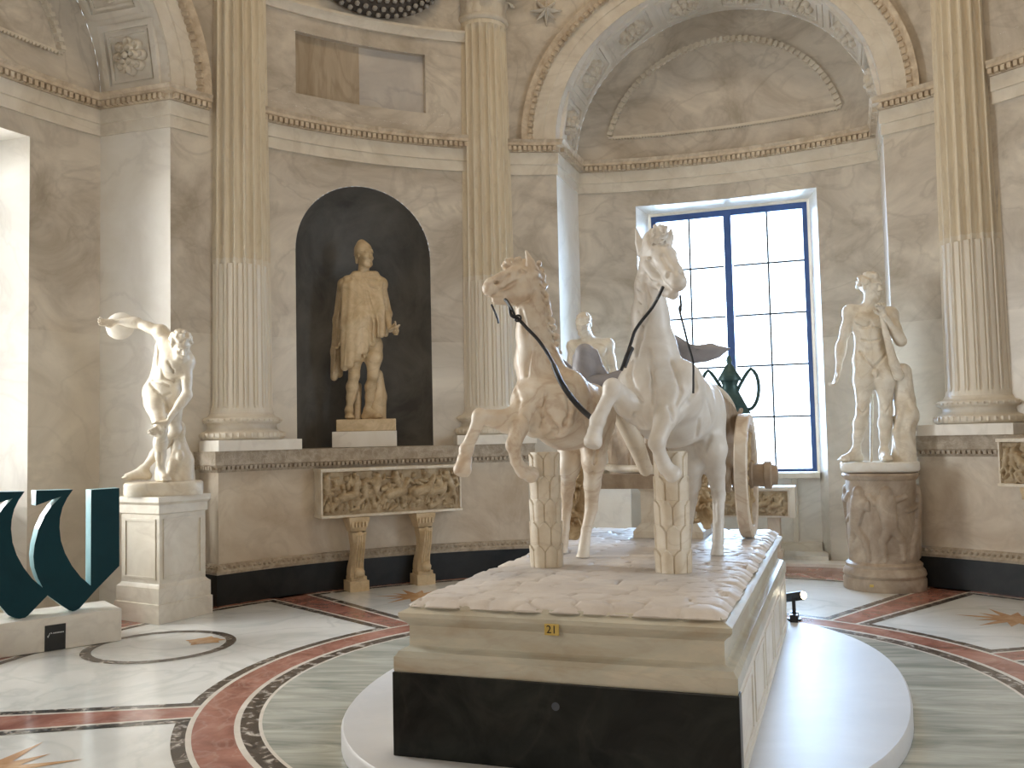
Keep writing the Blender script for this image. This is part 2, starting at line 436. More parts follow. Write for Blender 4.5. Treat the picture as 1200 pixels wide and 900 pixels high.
# window recess: splayed jambs, head, apron, sill
def recess(az, name):
    U, V = frame(az); mb = MB(); RA = RAB[az]
    ub = 6.34
    P = lambda u, v, z: U * u + V * v + np.array([0, 0, z])
    f = wu(RA, OPW)
    mb.grid([[P(f, -OPW, z), P(ub, -1.03, z)] for z in np.linspace(0, OPT, 6)])
    mb.grid([[P(f, OPW, z), P(ub, 1.03, z)] for z in np.linspace(0, OPT, 6)], flip=True)
    mb.grid([[P(wu(RA, v), v, OPT), P(ub, v * 1.03 / OPW, OPT - .05)] for v in np.linspace(-OPW, OPW, 12)])
    mb.box(P(ub + .06, 0, .5), U * .06, V * 1.03, (0, 0, .5))                       # apron wall
    for s in (-1, 1):
        mb.box(P(ub + .15, s * 1.36, 2.4), U * .13, V * .36, (0, 0, 2.4))             # masonry beside the frame
    mb.box(P(ub + .15, 0, 4.9), U * .13, V * 1.7, (0, 0, .40))
    mb.box(P(ub - .03, 0, .60), U * .03, V * .70, (0, 0, .02))
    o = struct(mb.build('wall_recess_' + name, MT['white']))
    m2 = MB()
    m2.box(P(ub - .02, 0, 1.03), U * .14, V * 1.035, (0, 0, .035))
    m2.box(P(ub - .025, -.72, .5), U * .025, V * .035, (0, 0, .5)); m2.box(P(ub - .025, .72, .5), U * .025, V * .035, (0, 0, .5))
    m2.box(P(ub - .05, 0, .10), U * .05, V * 1.03, (0, 0, .10))
    trim_no[0] += 1
    struct(m2.build('trim_%d' % trim_no[0], MT['frieze'], bevel=.006))
    m3 = MB()
    m3.box(P(6.05, 0, .045), U * .26, V * 1.10, (0, 0, .045)); m3.box(P(5.66, 0, .02), U * .16, V * 1.55, (0, 0, .02))
    trim_no[0] += 1
    struct(m3.build('trim_%d' % trim_no[0], MT['white'], bevel=.006))
recess(AX_A, 'back'); recess(AX_B, 'left'); recess(AX_C, 'right')

def window(az, n, sill=1.07, top=4.52, hw=1.03, cv=0.0):
    U, V = frame(az); u = 6.42
    P = lambda v, z, du=0: U * (u + du) + V * v + np.array([0, 0, z])
    mb = MB(); t = .045
    zc, zh = (sill + top) / 2, (top - sill) / 2
    for s in (-1, 1): mb.box(P(s * (hw - t), zc), U * .04, V * t, (0, 0, zh))
    mb.box(P(0, top - .05), U * .04, V * (hw - 2 * t), (0, 0, .05)); mb.box(P(0, sill + .02), U * .04, V * (hw - 2 * t), (0, 0, .02))
    mb.box(P(0, zc, -.01), U * .045, V * .048, (0, 0, zh - .05))
    w = struct(mb.build('window_%d' % n, MT['frame'], bevel=.004))
    g = MB()
    for s in (-1, 1):
        g.box(P(s * .50, zc), U * .004, V * .44, (0, 0, zh - .06))
    g.build('pane', MT['glass'], w)
    b = MB()
    for s in (-1, 1):
        b.box(P(s * .50, zc, -.012), U * .008, V * .0115, (0, 0, zh - .06))
        for k in range(1, 5):
            b.box(P(s * .50, sill + .04 + (top - sill - .14) * k / 5, -.012), U * .008, V * .44, (0, 0, .0115))
    b.build('glazing_bars', MT['bars'], w)
    return w
window(AX_A, 1); window(AX_B, 2); window(AX_C, 3)

# door bay behind the viewer: a vestibule holding the added fill light
U, V = frame(AX_D)
mb = MB()
P = lambda u, v, z: U * u + V * v + np.array([0, 0, z])
mb.grid([[P(6.12 - .3, -1.75, 0), P(6.12 - .3, -1.75, 4.2)], [P(7.6, -1.75, 0), P(7.6, -1.75, 4.2)]])
mb.grid([[P(6.12 - .3, 1.75, 0), P(6.12 - .3, 1.75, 4.2)], [P(7.6, 1.75, 0), P(7.6, 1.75, 4.2)]])
mb.grid([[P(5.8, -1.75, 4.2), P(5.8, 1.75, 4.2)], [P(7.6, -1.75, 4.2), P(7.6, 1.75, 4.2)]])
mb.grid([[P(7.6, -1.75, 0), P(7.6, 1.75, 0)], [P(7.6, -1.75, 4.2), P(7.6, 1.75, 4.2)]])
struct(mb.build('wall_vestibule', MT['wall']))

# niche bays
NS = [(N1, -52.2, -17.7), (N2, 43.5, 77.5), (N3, 137.5, 168.0), (N4, -140.0, -108.2)]
def nichebay(az, a0, a1, name, deep=True):
    U, V = frame(az); mb = MB()
    r = .80; zs = 3.70
    v0, v1 = RW * math.sin(rad(a0 - az)), RW * math.sin(rad(a1 - az))
    def pt(v, z): return U * wu(RW, v) + V * v + np.array([0, 0, z])
    def cg(vs, lo, hi, nz=12):
        mb.grid([[pt(v, lo(v) + (hi(v) - lo(v)) * k / nz) for k in range(nz + 1)] for v in vs])
    ach = lambda v: zs + math.sqrt(max(r * r - v * v, 0))
    PW, PB, PT = .78, 5.46, 6.17          # recessed attic panel
    zb = 1.40
    cg(np.linspace(v0, -r, 8), lambda v: zb, lambda v: PB - .15)
    cg(np.linspace(r, v1, 8), lambda v: zb, lambda v: PB - .15)
    cg([r * math.sin(t) for t in np.linspace(-PI / 2, PI / 2, 41)], ach, lambda v: PB - .15)
    cg(np.linspace(v0, v1, 24), lambda v: PB - .15, lambda v: PB, 2)
    cg(np.linspace(v0, -PW, 6), lambda v: PB, lambda v: PT, 2)
    cg(np.linspace(PW, v1, 6), lambda v: PB, lambda v: PT, 2)
    cg(np.linspace(v0, v1, 24), lambda v: PT, lambda v: ZTOP, 6)
    vs = np.linspace(-PW, PW, 15); dp = .07
    q = lambda v, z: U * (wu(RW, v) + dp) + V * v + np.array([0, 0, z])
    mb.grid([[q(v, PB), q(v, PT)] for v in vs if v < .07], 1); mb.grid([[q(v, PB), q(v, PT)] for v in vs if v > -.07], 2)
    mb.grid([[pt(v, PB), q(v, PB)] for v in vs]); mb.grid([[pt(v, PT), q(v, PT)] for v in vs])
    for s in (-PW, PW): mb.grid([[pt(s, z), q(s, z)] for z in (PB, PT)])
    struct(mb.build('wall_' + name, [MT['wall'], MT['panel_brown'], MT['wall_lilac']], smooth=35))
    nb = MB()
    als = np.linspace(0, PI, 33)
    nb.grid([[U * (wu(RW, r * math.cos(a)) + r * math.sin(a)) + V * r * math.cos(a) + np.array([0, 0, z]) for z in np.linspace(1.42, zs, 10)] for a in als], flip=True)
    nb.grid([[U * (wu(RW, r * math.cos(a)) + r * math.sin(a) * math.sin(b)) + V * r * math.cos(a) + np.array([0, 0, zs + r * math.sin(a) * math.cos(b)])
              for b in np.linspace(PI / 2, 0, 14)] for a in als], flip=True)
    struct(nb.build('wall_niche_' + name, MT['niche'], smooth=60))
nichebay(*NS[0], 'back_left'); nichebay(*NS[1], 'back_right'); nichebay(*NS[2], 'front_right'); nichebay(*NS[3], 'front_left')

# cornices
for az in (AX_A, AX_B, AX_C, AX_D):
    trim(bay_path(az, HALF[az][0] - 2.6, HALF[az][1] - 2.6, RP, RAB[az]))
for c, a0, a1 in NS:
    trim(arc(RW, a0 + 2.9, a1 - 2.9, 24))
    trim_no[0] += 1
    b = MB(); sweep(b, arc(RW, a0 + 2.8, a1 - 2.8, 24), [(-.02, 6.36), (.03, 6.36), (.04, 6.40), (.075, 6.45), (.075, 6.48), (-.02, 6.48)])
    struct(b.build('trim_%d' % trim_no[0], MT['frieze'], smooth=30))

# archivolts, lunette frames, soffit coffers with rosettes
def archivolt(az):
    U, V = frame(az); RA = RAB[az]
    def pt(R, v, z, off): return U * (wu(R, v) - off) + V * v + np.array([0, 0, z])
    ts = np.linspace(0, PI, 65)
    def ring(mb, R, prof, tt=ts, zc=Z1):
        mb.grid([[pt(R, rho * math.cos(t), zc + rho * math.sin(t), o) for rho, o in prof] for t in tt], close_v=True)
    mb = MB()
    ring(mb, RP, [(RAD - .0, -.02), (RAD, .015), (RAD + .13, .015), (RAD + .135, .028), (RAD + .26, .028), (RAD + .26, -.02)])
    trim_no[0] += 1
    struct(mb.build('trim_%d' % trim_no[0], MT['frieze'], smooth=35))
    mb = MB()
    ring(mb, RP, [(RAD + .26, -.02), (RAD + .26, .035), (RAD + .30, .05), (RAD + .345, .085), (RAD + .365, .085), (RAD + .37, -.02)])
    n = 86
    for k in range(n):
        t = PI * (k + .5) / n; rho = RAD + .272
        c = pt(RP, rho * math.cos(t), Z1 + rho * math.sin(t), .05)
        rd = V * math.cos(t) + np.array([0, 0, math.sin(t)]); tg = -V * math.sin(t) + np.array([0, 0, math.cos(t)])
        mb.box(c, rd * .024, tg * .022, U * .034)
    trim_no[0] += 1
    struct(mb.build('trim_%d' % trim_no[0], MT['gilt'], smooth=35))
    # lunette frame on the back wall
    r2 = 1.46; zb = 5.52; t0 = math.asin((zb - Z1) / r2)
    tt = np.linspace(t0, PI - t0, 61)
    mb = MB()
    ring(mb, RA, [(r2 + .05, -.02), (r2 + .05, .02), (r2 + .012, .02), (r2, .004), (r2 - .012, .004), (r2 - .02, -.02)], tt)
    n = 50
    for k in range(n):
        t = t0 + (PI - 2 * t0) * (k + .5) / n; rho = r2 + .012
        c = pt(RA, rho * math.cos(t), Z1 + rho * math.sin(t), .02)
        rd = V * math.cos(t) + np.array([0, 0, math.sin(t)]); tg = -V * math.sin(t) + np.array([0, 0, math.cos(t)])
        mb.box(c, rd * .034, tg * .020, U * .034)
    hw = r2 * math.cos(t0)
    mb.grid([[pt(RA, v, z, o) for z, o in ((zb - .02, -.02), (zb - .02, .02), (zb + .012, .02), (zb + .012, -.02))] for v in np.linspace(-hw - .03, hw + .03, 25)], close_v=True)
    for k in range(76):
        v = -hw + 2 * hw * (k + .5) / 76
        mb.box(pt(RA, v, zb - .022, .015), V * .010, (0, 0, .013), U * .014)
    trim_no[0] += 1
    struct(mb.build('trim_%d' % trim_no[0], MT['frieze'], smooth=35))
    # soffit coffers
    trim_no[0] += 1
    host = None
    cm = MB()
    spots = []
    for i in range(8):
        t = PI * (i + .5) / 8
        tg = -V * math.sin(t) + np.array([0, 0, math.cos(t)]); rd = V * math.cos(t) + np.array([0, 0, math.sin(t)])
        vv = RAD * math.cos(t)
        uc = (wu(RP, vv) + wu(RA, vv)) / 2
        c = U * uc + V * vv + np.array([0, 0, Z1 + RAD * math.sin(t)])
        for (hs, hw_, d) in ((.30, .030, .032), (.23, .014, .020)):
            for s in (-1, 1):
                cm.box(c + tg * s * hs - rd * d * .5, tg * hw_, U * (hs + hw_), rd * d)
                cm.box(c + U * s * hs - rd * d * .5, U * hw_, tg * (hs - hw_), rd * d)
        spots.append((c, tg, rd))
    host = struct(cm.build('trim_%d' % trim_no[0], MT['white']))
    for c, tg, rd in spots:
        rm = MB()
        for ringn, (m, rr, w, h) in enumerate(((8, .135, .058, .06), (6, .075, .045, .10))):
            for k in range(m):
                a = 2 * PI * (k + .5 * ringn) / m
                d = tg * math.cos(a) + U * math.sin(a); e = -tg * math.sin(a) + U * math.cos(a)
                q0 = c + d * rr
                pts = [[q0 + d * (w * 1.1 * math.cos(x) * y) + e * (w * math.sin(x) * y) - rd * (h * (1 - (y * .9 - .35) ** 2 * 1.2) * (1.15 if y > .5 else .8)) for y in (0.01, .3, .65, .95)] for x in np.linspace(0, 2 * PI, 11)[:-1]]
                for row in pts: row.append(row[-1] + rd * h * 1.05)
                rm.grid(pts, close_u=True)
        rm.ball(c - rd * .10, .034)
        rm.build('rosette', MT['frieze'], host, smooth=50)
archivolt(AX_A); archivolt(AX_B)

# dado blocks with their black socle and carved mouldings
DF = 4.87
def dado(a0, a1):
    trim_no[0] += 1
    path = arc(DF, a0, a1, 28)
    path = [pol(RW + .45, a0)[:2]] + path + [pol(RW + .45, a1)[:2]]
    b = MB(); sweep(b, path, [(-.6, .30), (0, .30), (0, 1.40), (-.6, 1.40)]); o = struct(b.build('trim_%d' % trim_no[0], MT['dado'], smooth=30))
    trim_no[0] += 1
    b = MB(); sweep(b, path, [(-.6, 0), (.05, 0), (.05, .30), (-.6, .30)]); struct(b.build('trim_%d' % trim_no[0], MT['black'], smooth=30))
    trim_no[0] += 1
    b = MB(); sweep(b, path, [(-.6, 1.30), (.012, 1.30), (.02, 1.335), (.06, 1.36), (.075, 1.375), (.075, 1.485), (.085, ZD), (-1.3, ZD), (-1.3, 1.45), (-.6, 1.45)])
    sweep(b, path, [(-.1, .30), (.05, .301), (.055, .33), (.045, .345), (.03, .37), (.03, .385), (.012, .40), (-.1, .40)])
    for q, t in along(path, .05):
        nrm = np.array([t[1], -t[0]]); c = q + nrm * .045
        b.box((c[0], c[1], 1.347), (t[0] * .015, t[1] * .015, 0), (nrm[0] * .022, nrm[1] * .022, 0), (0, 0, .018))
    for q, t in along(path, .055):
        nrm = np.array([t[1], -t[0]]); c = q + nrm * .035
        b.ball((c[0], c[1], .362), (.022, .022, .018), 6, 4)
    struct(b.build('trim_%d' % trim_no[0], MT['dado_trim'], smooth=30))
dado(-55.6, -13.6); dado(37.2, 84.0); dado(130, 172); dado(-146, -104.5)

# ceiling: entablature ring, coffered dome
mb = MB()
mb.grid([[pol(RW * math.cos(e) + 0.35 * (e == 0), a, ZTOP + 4.6 * math.sin(e)) for e in np.linspace(0, PI / 2 - .16, 14)] for a in np.linspace(0, 360, 73)])
mb.grid([[pol(r, a, ZTOP) for r in (5.0, 5.6, 7.2)] for a in np.linspace(0, 360, 73)])
mb.lathe([(.9, ZTOP + 4.54), (.9, ZTOP + 4.9), (.01, ZTOP + 4.95)], n=48, cap=False)
struct(mb.build('ceiling', MT['dome'], smooth=40))
trim_no[0] += 1
b = MB(); sweep(b, arc(RW, -179.9, 179.9, 120), [(-.4, 7.30), (.05, 7.30), (.08, 7.45), (.22, 7.5), (.25, 7.62), (.38, 7.66), (.40, 7.74), (-.4, 7.74)])
struct(b.build('trim_%d' % trim_no[0], MT['frieze'], smooth=30))

# ------------------------------------------------------------------ floor
mb = MB()
mb.lathe([(.02, 0), (2, 0), (4, 0), (8.2, 0), (8.2, -.1)], n=72, cap=False)
struct(mb.build('floor', MT['floor']))
def annulus(r0, r1, z, m, a0=0, a1=360, parent=None):
    trim_no[0] += 1
    n = max(8, int((a1 - a0) / 2.5)); b = MB()
    full = (a1 - a0) >= 360
    b.grid([[pol(r0, a, 0), pol(r0, a, z), pol(r1, a, z), pol(r1, a, 0)] for a in np.linspace(a0, a1, n + 1)])
    return struct(b.build('trim_%d' % trim_no[0], m, weld=True))
RI, RO = 2.424, 2.647
annulus(0.5, 2.27, .0010, MT['floor_green'])
annulus(2.27, 2.29, .0014, MT['line'])
annulus(2.29, 2.39, .0014, MT['mosaic'])
annulus(2.39, RI, .0018, MT['line'])
annulus(RI, RO, .0014, MT['porphyry'])
annulus(RO, RO + .028, .0018, MT['line'])
BZ = [-104.5, -47.0, -15.4, 40.7, 71.6, 128.0, 160.0, 216.0]
HB = 2.15
prev = BZ[-1] - 360
for k, b0 in enumerate(BZ):
    annulus(RO + .02, 4.74, .0014, MT['porphyry'], b0 - HB, b0 + HB)
    annulus(4.74, 5.6, .0012, MT['porphyry'], prev - HB, b0 + HB)
    # breccia border and ivory line round the panel before this band
    lo_, hi_ = prev + HB, b0 - HB
    def strip(r0, r1, d0, d1, z, m):
        trim_no[0] += 1
        q = MB()
        loop = lambda d: ([pol(r0 + d, lo_ + math.degrees(d / (r0 + d)) + (hi_ - lo_ - 2 * math.degrees(d / (r0 + d))) * i / 16) for i in range(17)] +
                          [pol(r1 - d, hi_ - math.degrees(d / (r1 - d)) - (hi_ - lo_ - 2 * math.degrees(d / (r1 - d))) * i / 16) for i in range(17)])
        A, B = loop(d0), loop(d1)
        A = [a + np.array([0, 0, z]) for a in A]; B = [a + np.array([0, 0, z]) for a in B]
        q.grid([A, B], close_v=True)
        struct(q.build('trim_%d' % trim_no[0], m))
    strip(RO + .005, 4.74, 0, .026, .0020, MT['line'])
    strip(RO + .005, 4.74, .026, .10, .0016, MT['mosaic'])
    prev = b0
def star(c, r, n, inner, rot, spread=1.0):
    b = MB(); c = np.array([c[0], c[1], .0022])
    pts = []
    for k in range(2 * n):
        a = rot + PI * k / n
        rr = r * (1 if k % 4 == 0 else .72) if k % 2 == 0 else r * inner
        pts.append(c + np.array([rr * math.cos(a), rr * math.sin(a), 0]))
    b.add(pts + [c], [(k, (k + 1) % (2 * n), 2 * n) for k in range(2 * n)])
    trim_no[0] += 1
    return struct(b.build('trim_%d' % trim_no[0], MT['orange']))
for az, r in ((-33.3, 3.92), (55.5, 3.80), (-118, 3.62), (150, 3.8)):
    star(pol(r, az), .46, 12, .36, rad(90 - az))
for az in (-74.6, 12.6, 107):
    c = pol(3.85, az)
    trim_no[0] += 1
    b = MB(); b.grid([[c + np.array([r * math.cos(t), r * math.sin(t), .0024]) for r in (.50, .58)] for t in np.linspace(0, 2 * PI, 49)])
    struct(b.build('trim_%d' % trim_no[0], MT['mosaic']))
    star(c + np.array([.28, .19, 0]), .17, 9, .7, .3)
# ================================================================== plinth, columns, stone furniture
UA, VA = frame(AX_A)
def PA(u, v, z): return UA * u + VA * v + np.array([0, 0, z])

# ---- low white disc in the middle of the floor
mb = MB()
def sup(a, b, n=2.3, k=96):
    out = []
    for i in range(k):
        t = 2 * PI * i / k; c, s = math.cos(t), math.sin(t)
        out.append((a * math.copysign(abs(c) ** (2 / n), c), b * math.copysign(abs(s) ** (2 / n), s)))
    return out
DC = (-.08, .04)
rows = []
for off, z in ((0, 0.003), (0, .085), (-.012, .10), (-1.2, .10)):
    rows.append([PA(DC[0] + x, DC[1] + y, z) for x, y in sup(2.15 + off, 1.575 + off)])
mb.grid(rows, close_v=True)
mb.f.append(tuple(range(3 * 96, 4 * 96))); mb.m.append(0)
tag(mb.build('floor_disc', MT['disc'], smooth=40), 'low oval white marble step under the big horse pedestal', 'floor step')

# ---- the pedestal
PU0, PU1, PV0, PV1 = -1.83, 1.74, -.757, .858
ped = thing('monument_pedestal', 'large moulded beige pedestal with black front and cobbled top under the two horses', 'pedestal', PA(0, .05, .10))
def rect_sweep(mb, prof, u0=PU0, u1=PU1, v0=PV0, v1=PV1):
    path = [PA(u0, v0, 0), PA(u0, v1, 0), PA(u1, v1, 0), PA(u1, v0, 0)]
    rows = []
    for i, (su, sv) in enumerate(((-1, -1), (-1, 1), (1, 1), (1, -1))):
        rows.append([path[i] + UA * su * o + VA * sv * o + np.array([0, 0, z]) for o, z in prof])
    mb.grid(rows, close_u=True)
mb = MB(); rect_sweep(mb, [(-.002, .10), (-.002, .115), (-.012, .118), (-.012, .485), (-.3, .49)])
for k in range(5):                                             # framed panels down the right side
    uc = PU0 + .40 + k * .69
    for s in (-1, 1):
        mb.box(PA(uc + s * .27, PV1 - .012, .30), UA * .018, VA * .006, (0, 0, .15))
        mb.box(PA(uc, PV1 - .012, .30 + s * .14), UA * .27, VA * .006, (0, 0, .012))
mb.build('base_block', MT['white'], ped)  # sides of the beige block whitened to paint in the window light
mb = MB(); mb.box(PA(PU0 + .04, (PV0 + PV1) / 2, .295), UA * .045, VA * ((PV1 - PV0) / 2), (0, 0, .195))
fr = mb.build('front_slab', MT['portoro'], ped, bevel=.004)
mb = MB()
c = at_u(651, 828, PU0 - .006)
mb.grid([[c + VA * r * math.cos(t) + np.array([0, 0, r * math.sin(t)]) for t in np.linspace(0, 2 * PI, 17)[:-1]] for r in (.001, .019)], close_v=True)
mb.build('plug', MT['bars'], fr)
mb = MB()
rect_sweep(mb, [(-.3, .488), (-.008, .49), (-.004, .50), (-.004, .56), (-.012, .567), (-.022, .585), (-.045, .592), (-.062, .606), (-.062, .70), (-.05, .715), (-.03, .732), (-.022, .745), (-.022, .765), (-.035, .772), (-.06, .782), (-.075, .80), (-.3, .80)])
mb.build('moulded_body', MT['base'], ped, smooth=28)
# cobbled surface
nu, nv = 210, 100
uu = np.linspace(PU0 + .062, PU1 - .062, nu); vv = np.linspace(PV0 + .062, PV1 - .062, nv)
cells = []
y = PU0
row = 0
while y < PU1 + .1:
    x = PV0 - .1 + (row % 2) * .1
    while x < PV1 + .1:
        cells.append((y + rng.uniform(-.035, .035), x + rng.uniform(-.04, .04), rng.uniform(-.008, .008))); x += rng.uniform(.16, .24)
    y += .15; row += 1
cells = np.array(cells)
G = np.stack(np.meshgrid(uu, vv, indexing='ij'), -1)
dd = np.sqrt(((G[:, :, None, 0] - cells[:, 0]) * 1.15) ** 2 + (G[:, :, None, 1] - cells[:, 1]) ** 2)
idx = np.argsort(dd, -1)[:, :, :2]
d1 = np.take_along_axis(dd, idx[:, :, :1], -1)[..., 0]; d2 = np.take_along_axis(dd, idx[:, :, 1:2], -1)[..., 0]
hgt = cells[idx[:, :, 0], 2] + .024 * np.clip((d2 - d1) / .030, 0, 1) ** .5
hgt += .006 * np.sin(G[..., 0] * 31 + 3 * np.sin(G[..., 1] * 9)) * np.sin(G[..., 1] * 13 + 2 * np.sin(G[..., 0] * 11))
ed = np.minimum(np.minimum(G[..., 0] - uu[0], uu[-1] - G[..., 0]), np.minimum(G[..., 1] - vv[0], vv[-1] - G[..., 1]))
H = np.minimum(.797 + 1.35 * hgt * np.clip(.45 + ed / .12, 0, 1) + .010 * np.clip(ed / .10, 0, 1) - .016 * np.clip(1 - ed / .022, 0, 1), .8285)
mb = MB()
Pg = np.array([[PA(uu[i], vv[j], H[i, j]) for j in range(nv)] for i in range(nu)])
# cobble rims bulge a little over the edge
for i in range(nu):
    for j, s in ((0, -1), (nv - 1, 1)): Pg[i, j] += VA * s * (hgt[i, j] * .9 - .008)
for j in range(nv):
    for i, s in ((0, -1), (nu - 1, 1)): Pg[i, j] += UA * s * (hgt[i, j] * .9 - .008)
mb.grid(Pg)
ring = [Pg[i, 0] for i in range(nu)] + [Pg[-1, j] for j in range(1, nv)] + [Pg[i, -1] for i in range(nu - 2, -1, -1)] + [Pg[0, j] for j in range(nv - 2, 0, -1)]
low = [np.array([q[0], q[1], .79]) for q in ring]
mb.grid([ring, low], close_v=True)
mb.build('cobbled_top', MT['cobble'], ped, smooth=60)
TOPZ = .830

def text_mesh(body, size, name, m, parent, org, xdir, ydir, depth=.0015):
    cu = bpy.data.curves.new(name, 'FONT'); cu.body = body; cu.size = size; cu.align_x = 'CENTER'; cu.align_y = 'CENTER'; cu.extrude = depth
    t = bpy.data.objects.new(name, cu); COL.objects.link(t)
    dg = bpy.context.evaluated_depsgraph_get()
    me = bpy.data.meshes.new_from_object(t.evaluated_get(dg)); bpy.data.objects.remove(t)
    xd, yd = np.asarray(xdir, float), np.asarray(ydir, float); zd = np.cross(xd, yd)
    for v in me.vertices:
        q = np.asarray(org) + xd * v.co[0] + yd * v.co[1] + zd * v.co[2]
        v.co = q
    me.materials.clear()
    return link_mesh(name, me, m, parent)

c = at_u(646.5, 738, PU0 + .013)
pl = thing('number_plate', 'small brass plate with the number 21 on the pedestal front', 'plate', c)
mb = MB(); mb.box(c + UA * .002, UA * .005, VA * .034, (0, 0, .025)); mb.build('plate', MT['brass'], pl, bevel=.002)
text_mesh('21', .05, 'numerals', MT['ink'], pl, c - UA * .0035, VA, np.array([0, 0, 1.0]))

# ---- fluted columns
def shaft(rb, rt, z0, z1, nf=20, per=10):
    mb = MB(); zs = np.concatenate([[z0, z0 + .03, z0 + .05], np.linspace(z0 + .09, z1 - .12, 16), [z1 - .08, z1 - .05, z1]])
    rows = []
    zb = z0 + 1.55
    zs = np.sort(np.concatenate([zs, [zb - .012, zb, zb + .012]]))
    for z in zs:
        t = (z - z0) / (z1 - z0)
        R = rb + (rt - rb) * (t ** 1.25)
        row = []
        fade = min(1, max(0, (z - z0 - .03) / .05)) * min(1, max(0, (z1 - .05 - z) / .05))
        for k in range(nf * per):
            p = (k % per) / per
            if z < zb: d = (.0 if p < .2 else (.024 if (p < .34 or p > .86) else .008))
            else: d = 0 if p < .2 else .058 * math.sin(PI * (p - .2 + .02) / .84) ** .5
            a = 2 * PI * k / (nf * per)
            rr = R - d * fade * R / .33
            row.append((rr * math.cos(a), rr * math.sin(a), z))
        rows.append(row)
    mb.grid(rows, close_v=True, flip=True)
    return mb
def make_column(label):
    t = thing('fluted_column', label, 'column', (0, 0, ZD), 0, 'fluted columns round the hall')
    sh = shaft(.338, .292, 1.90, 6.60).build('shaft', MT['column'], t, smooth=34)
    m = MB(); m.lathe([(.01, 6.60), (.300, 6.60), (.315, 6.62), (.322, 6.64), (.315, 6.665), (.295, 6.675), (.01, 6.68)], cap=False)
    m.build('astragal', MT['frieze'], t, smooth=40)
    m = MB(); m.box((0, 0, ZD + .055), (.465, 0, 0), (0, .465, 0), (0, 0, .055)); m.build('plinth', MT['white'], t, bevel=.004)
    m = MB()
    prof = [(.02, 1.619), (.40, 1.62)]
    prof += [(.412 + .048 * math.cos(a), 1.665 + .046 * math.sin(a)) for a in np.linspace(-PI / 2, PI / 2, 9)]
    prof += [(.405, 1.715), (.385, 1.725), (.372, 1.75), (.372, 1.77), (.385, 1.79)]
    prof += [(.392 + .034 * math.cos(a), 1.822 + .032 * math.sin(a)) for a in np.linspace(-PI / 2, PI / 2, 9)]
    prof += [(.385, 1.857), (.365, 1.865), (.352, 1.885), (.345, 1.90), (.02, 1.90)]
    m.lathe(prof, cap=False, n=64)
    for k in range(44):
        a = 2 * PI * k / 44
        m.ball((.426 * math.cos(a), .426 * math.sin(a), 1.823), (.016, .016, .014), 6, 4)
        m.ball((.452 * math.cos(a + .07), .452 * math.sin(a + .07), 1.668), (.02, .02, .03), 6, 4)
    m.build('torus_base', MT['frieze'], t, smooth=40)
    m = MB()
    m.lathe([(.26, 6.675), (.27, 6.80), (.28, 7.0), (.33, 7.16), (.42, 7.22), (.02, 7.22)], cap=False)
    m.box((0, 0, 7.26), (.43, 0, 0), (0, .43, 0), (0, 0, .04))
    cap = m.build('capital', MT['frieze'], t, smooth=40)
    m = MB()
    for tier, (n, hh, w, off) in enumerate(((8, .27, .105, 0), (8, .44, .105, .5))):
        for k in range(n):
            a = 2 * PI * (k + off) / n
            d = np.array([math.cos(a), math.sin(a), 0]); e = np.array([-math.sin(a), math.cos(a), 0])
            rows = []
            for i in range(13):
                s = i / 12
                z = 6.68 + hh * min(s * 1.18, 1) - (max(0, s - .82) * .35 if s > .82 else 0)
                out = .275 + .02 * s + .075 * max(0, s - .45) ** 1.2 * 2 + (.05 * max(0, s - .8) * 5)
                wd = w * (1 - .35 * s ** 3) * (1 + .18 * math.sin(s * 22)) * (1 if s < .95 else .55)
                row = [d * (out + .02 * (1 - abs(q)) - .028 * q * q) + e * wd * q + np.array([0, 0, z - .02 * abs(q)]) for q in np.linspace(-1, 1, 9)]
                row += [d * (out - .03 - .028 * q * q) + e * wd * q * .96 + np.array([0, 0, z - .02 * abs(q)]) for q in np.linspace(1, -1, 9)]
                rows.append(row)
            m.grid(rows, close_v=True)
    for k in range(4):
        a = PI / 4 + k * PI / 2
        d = np.array([math.cos(a), math.sin(a), 0])
        pts = [d * (.33 + .12 * math.cos(x) * y) + np.array([0, 0, 7.12 + .085 * math.sin(x) * y]) for x, y in [(.2 * i - 2.5, 1 - i * .045) for i in range(18)]]
        m.tube(pts, .026, 6)
    m.build('acanthus_leaves', MT['frieze'], cap, smooth=50)
    return t
CR = 5.21
col0 = make_column('fluted marble column on the left, beside the discus thrower')
def put_col(o, q, label):
    az = math.degrees(math.atan2(q[0], q[1]))
    o.location = (q[0], q[1], ZD); o.rotation_euler = (0, 0, rad(-az)); o['label'] = label
put_col(col0, at_r(281, 480, CR), 'fluted marble column between the discus thrower and the dark niche')
c2 = copy_tree(col0); put_col(c2, at_r(574, 470, CR), 'fluted marble column between the dark niche and the window arch, behind the left horse')
c3 = copy_tree(col0); put_col(c3, at_r(1151, 465, CR), 'fluted marble column on the right, beside the nude youth statue')

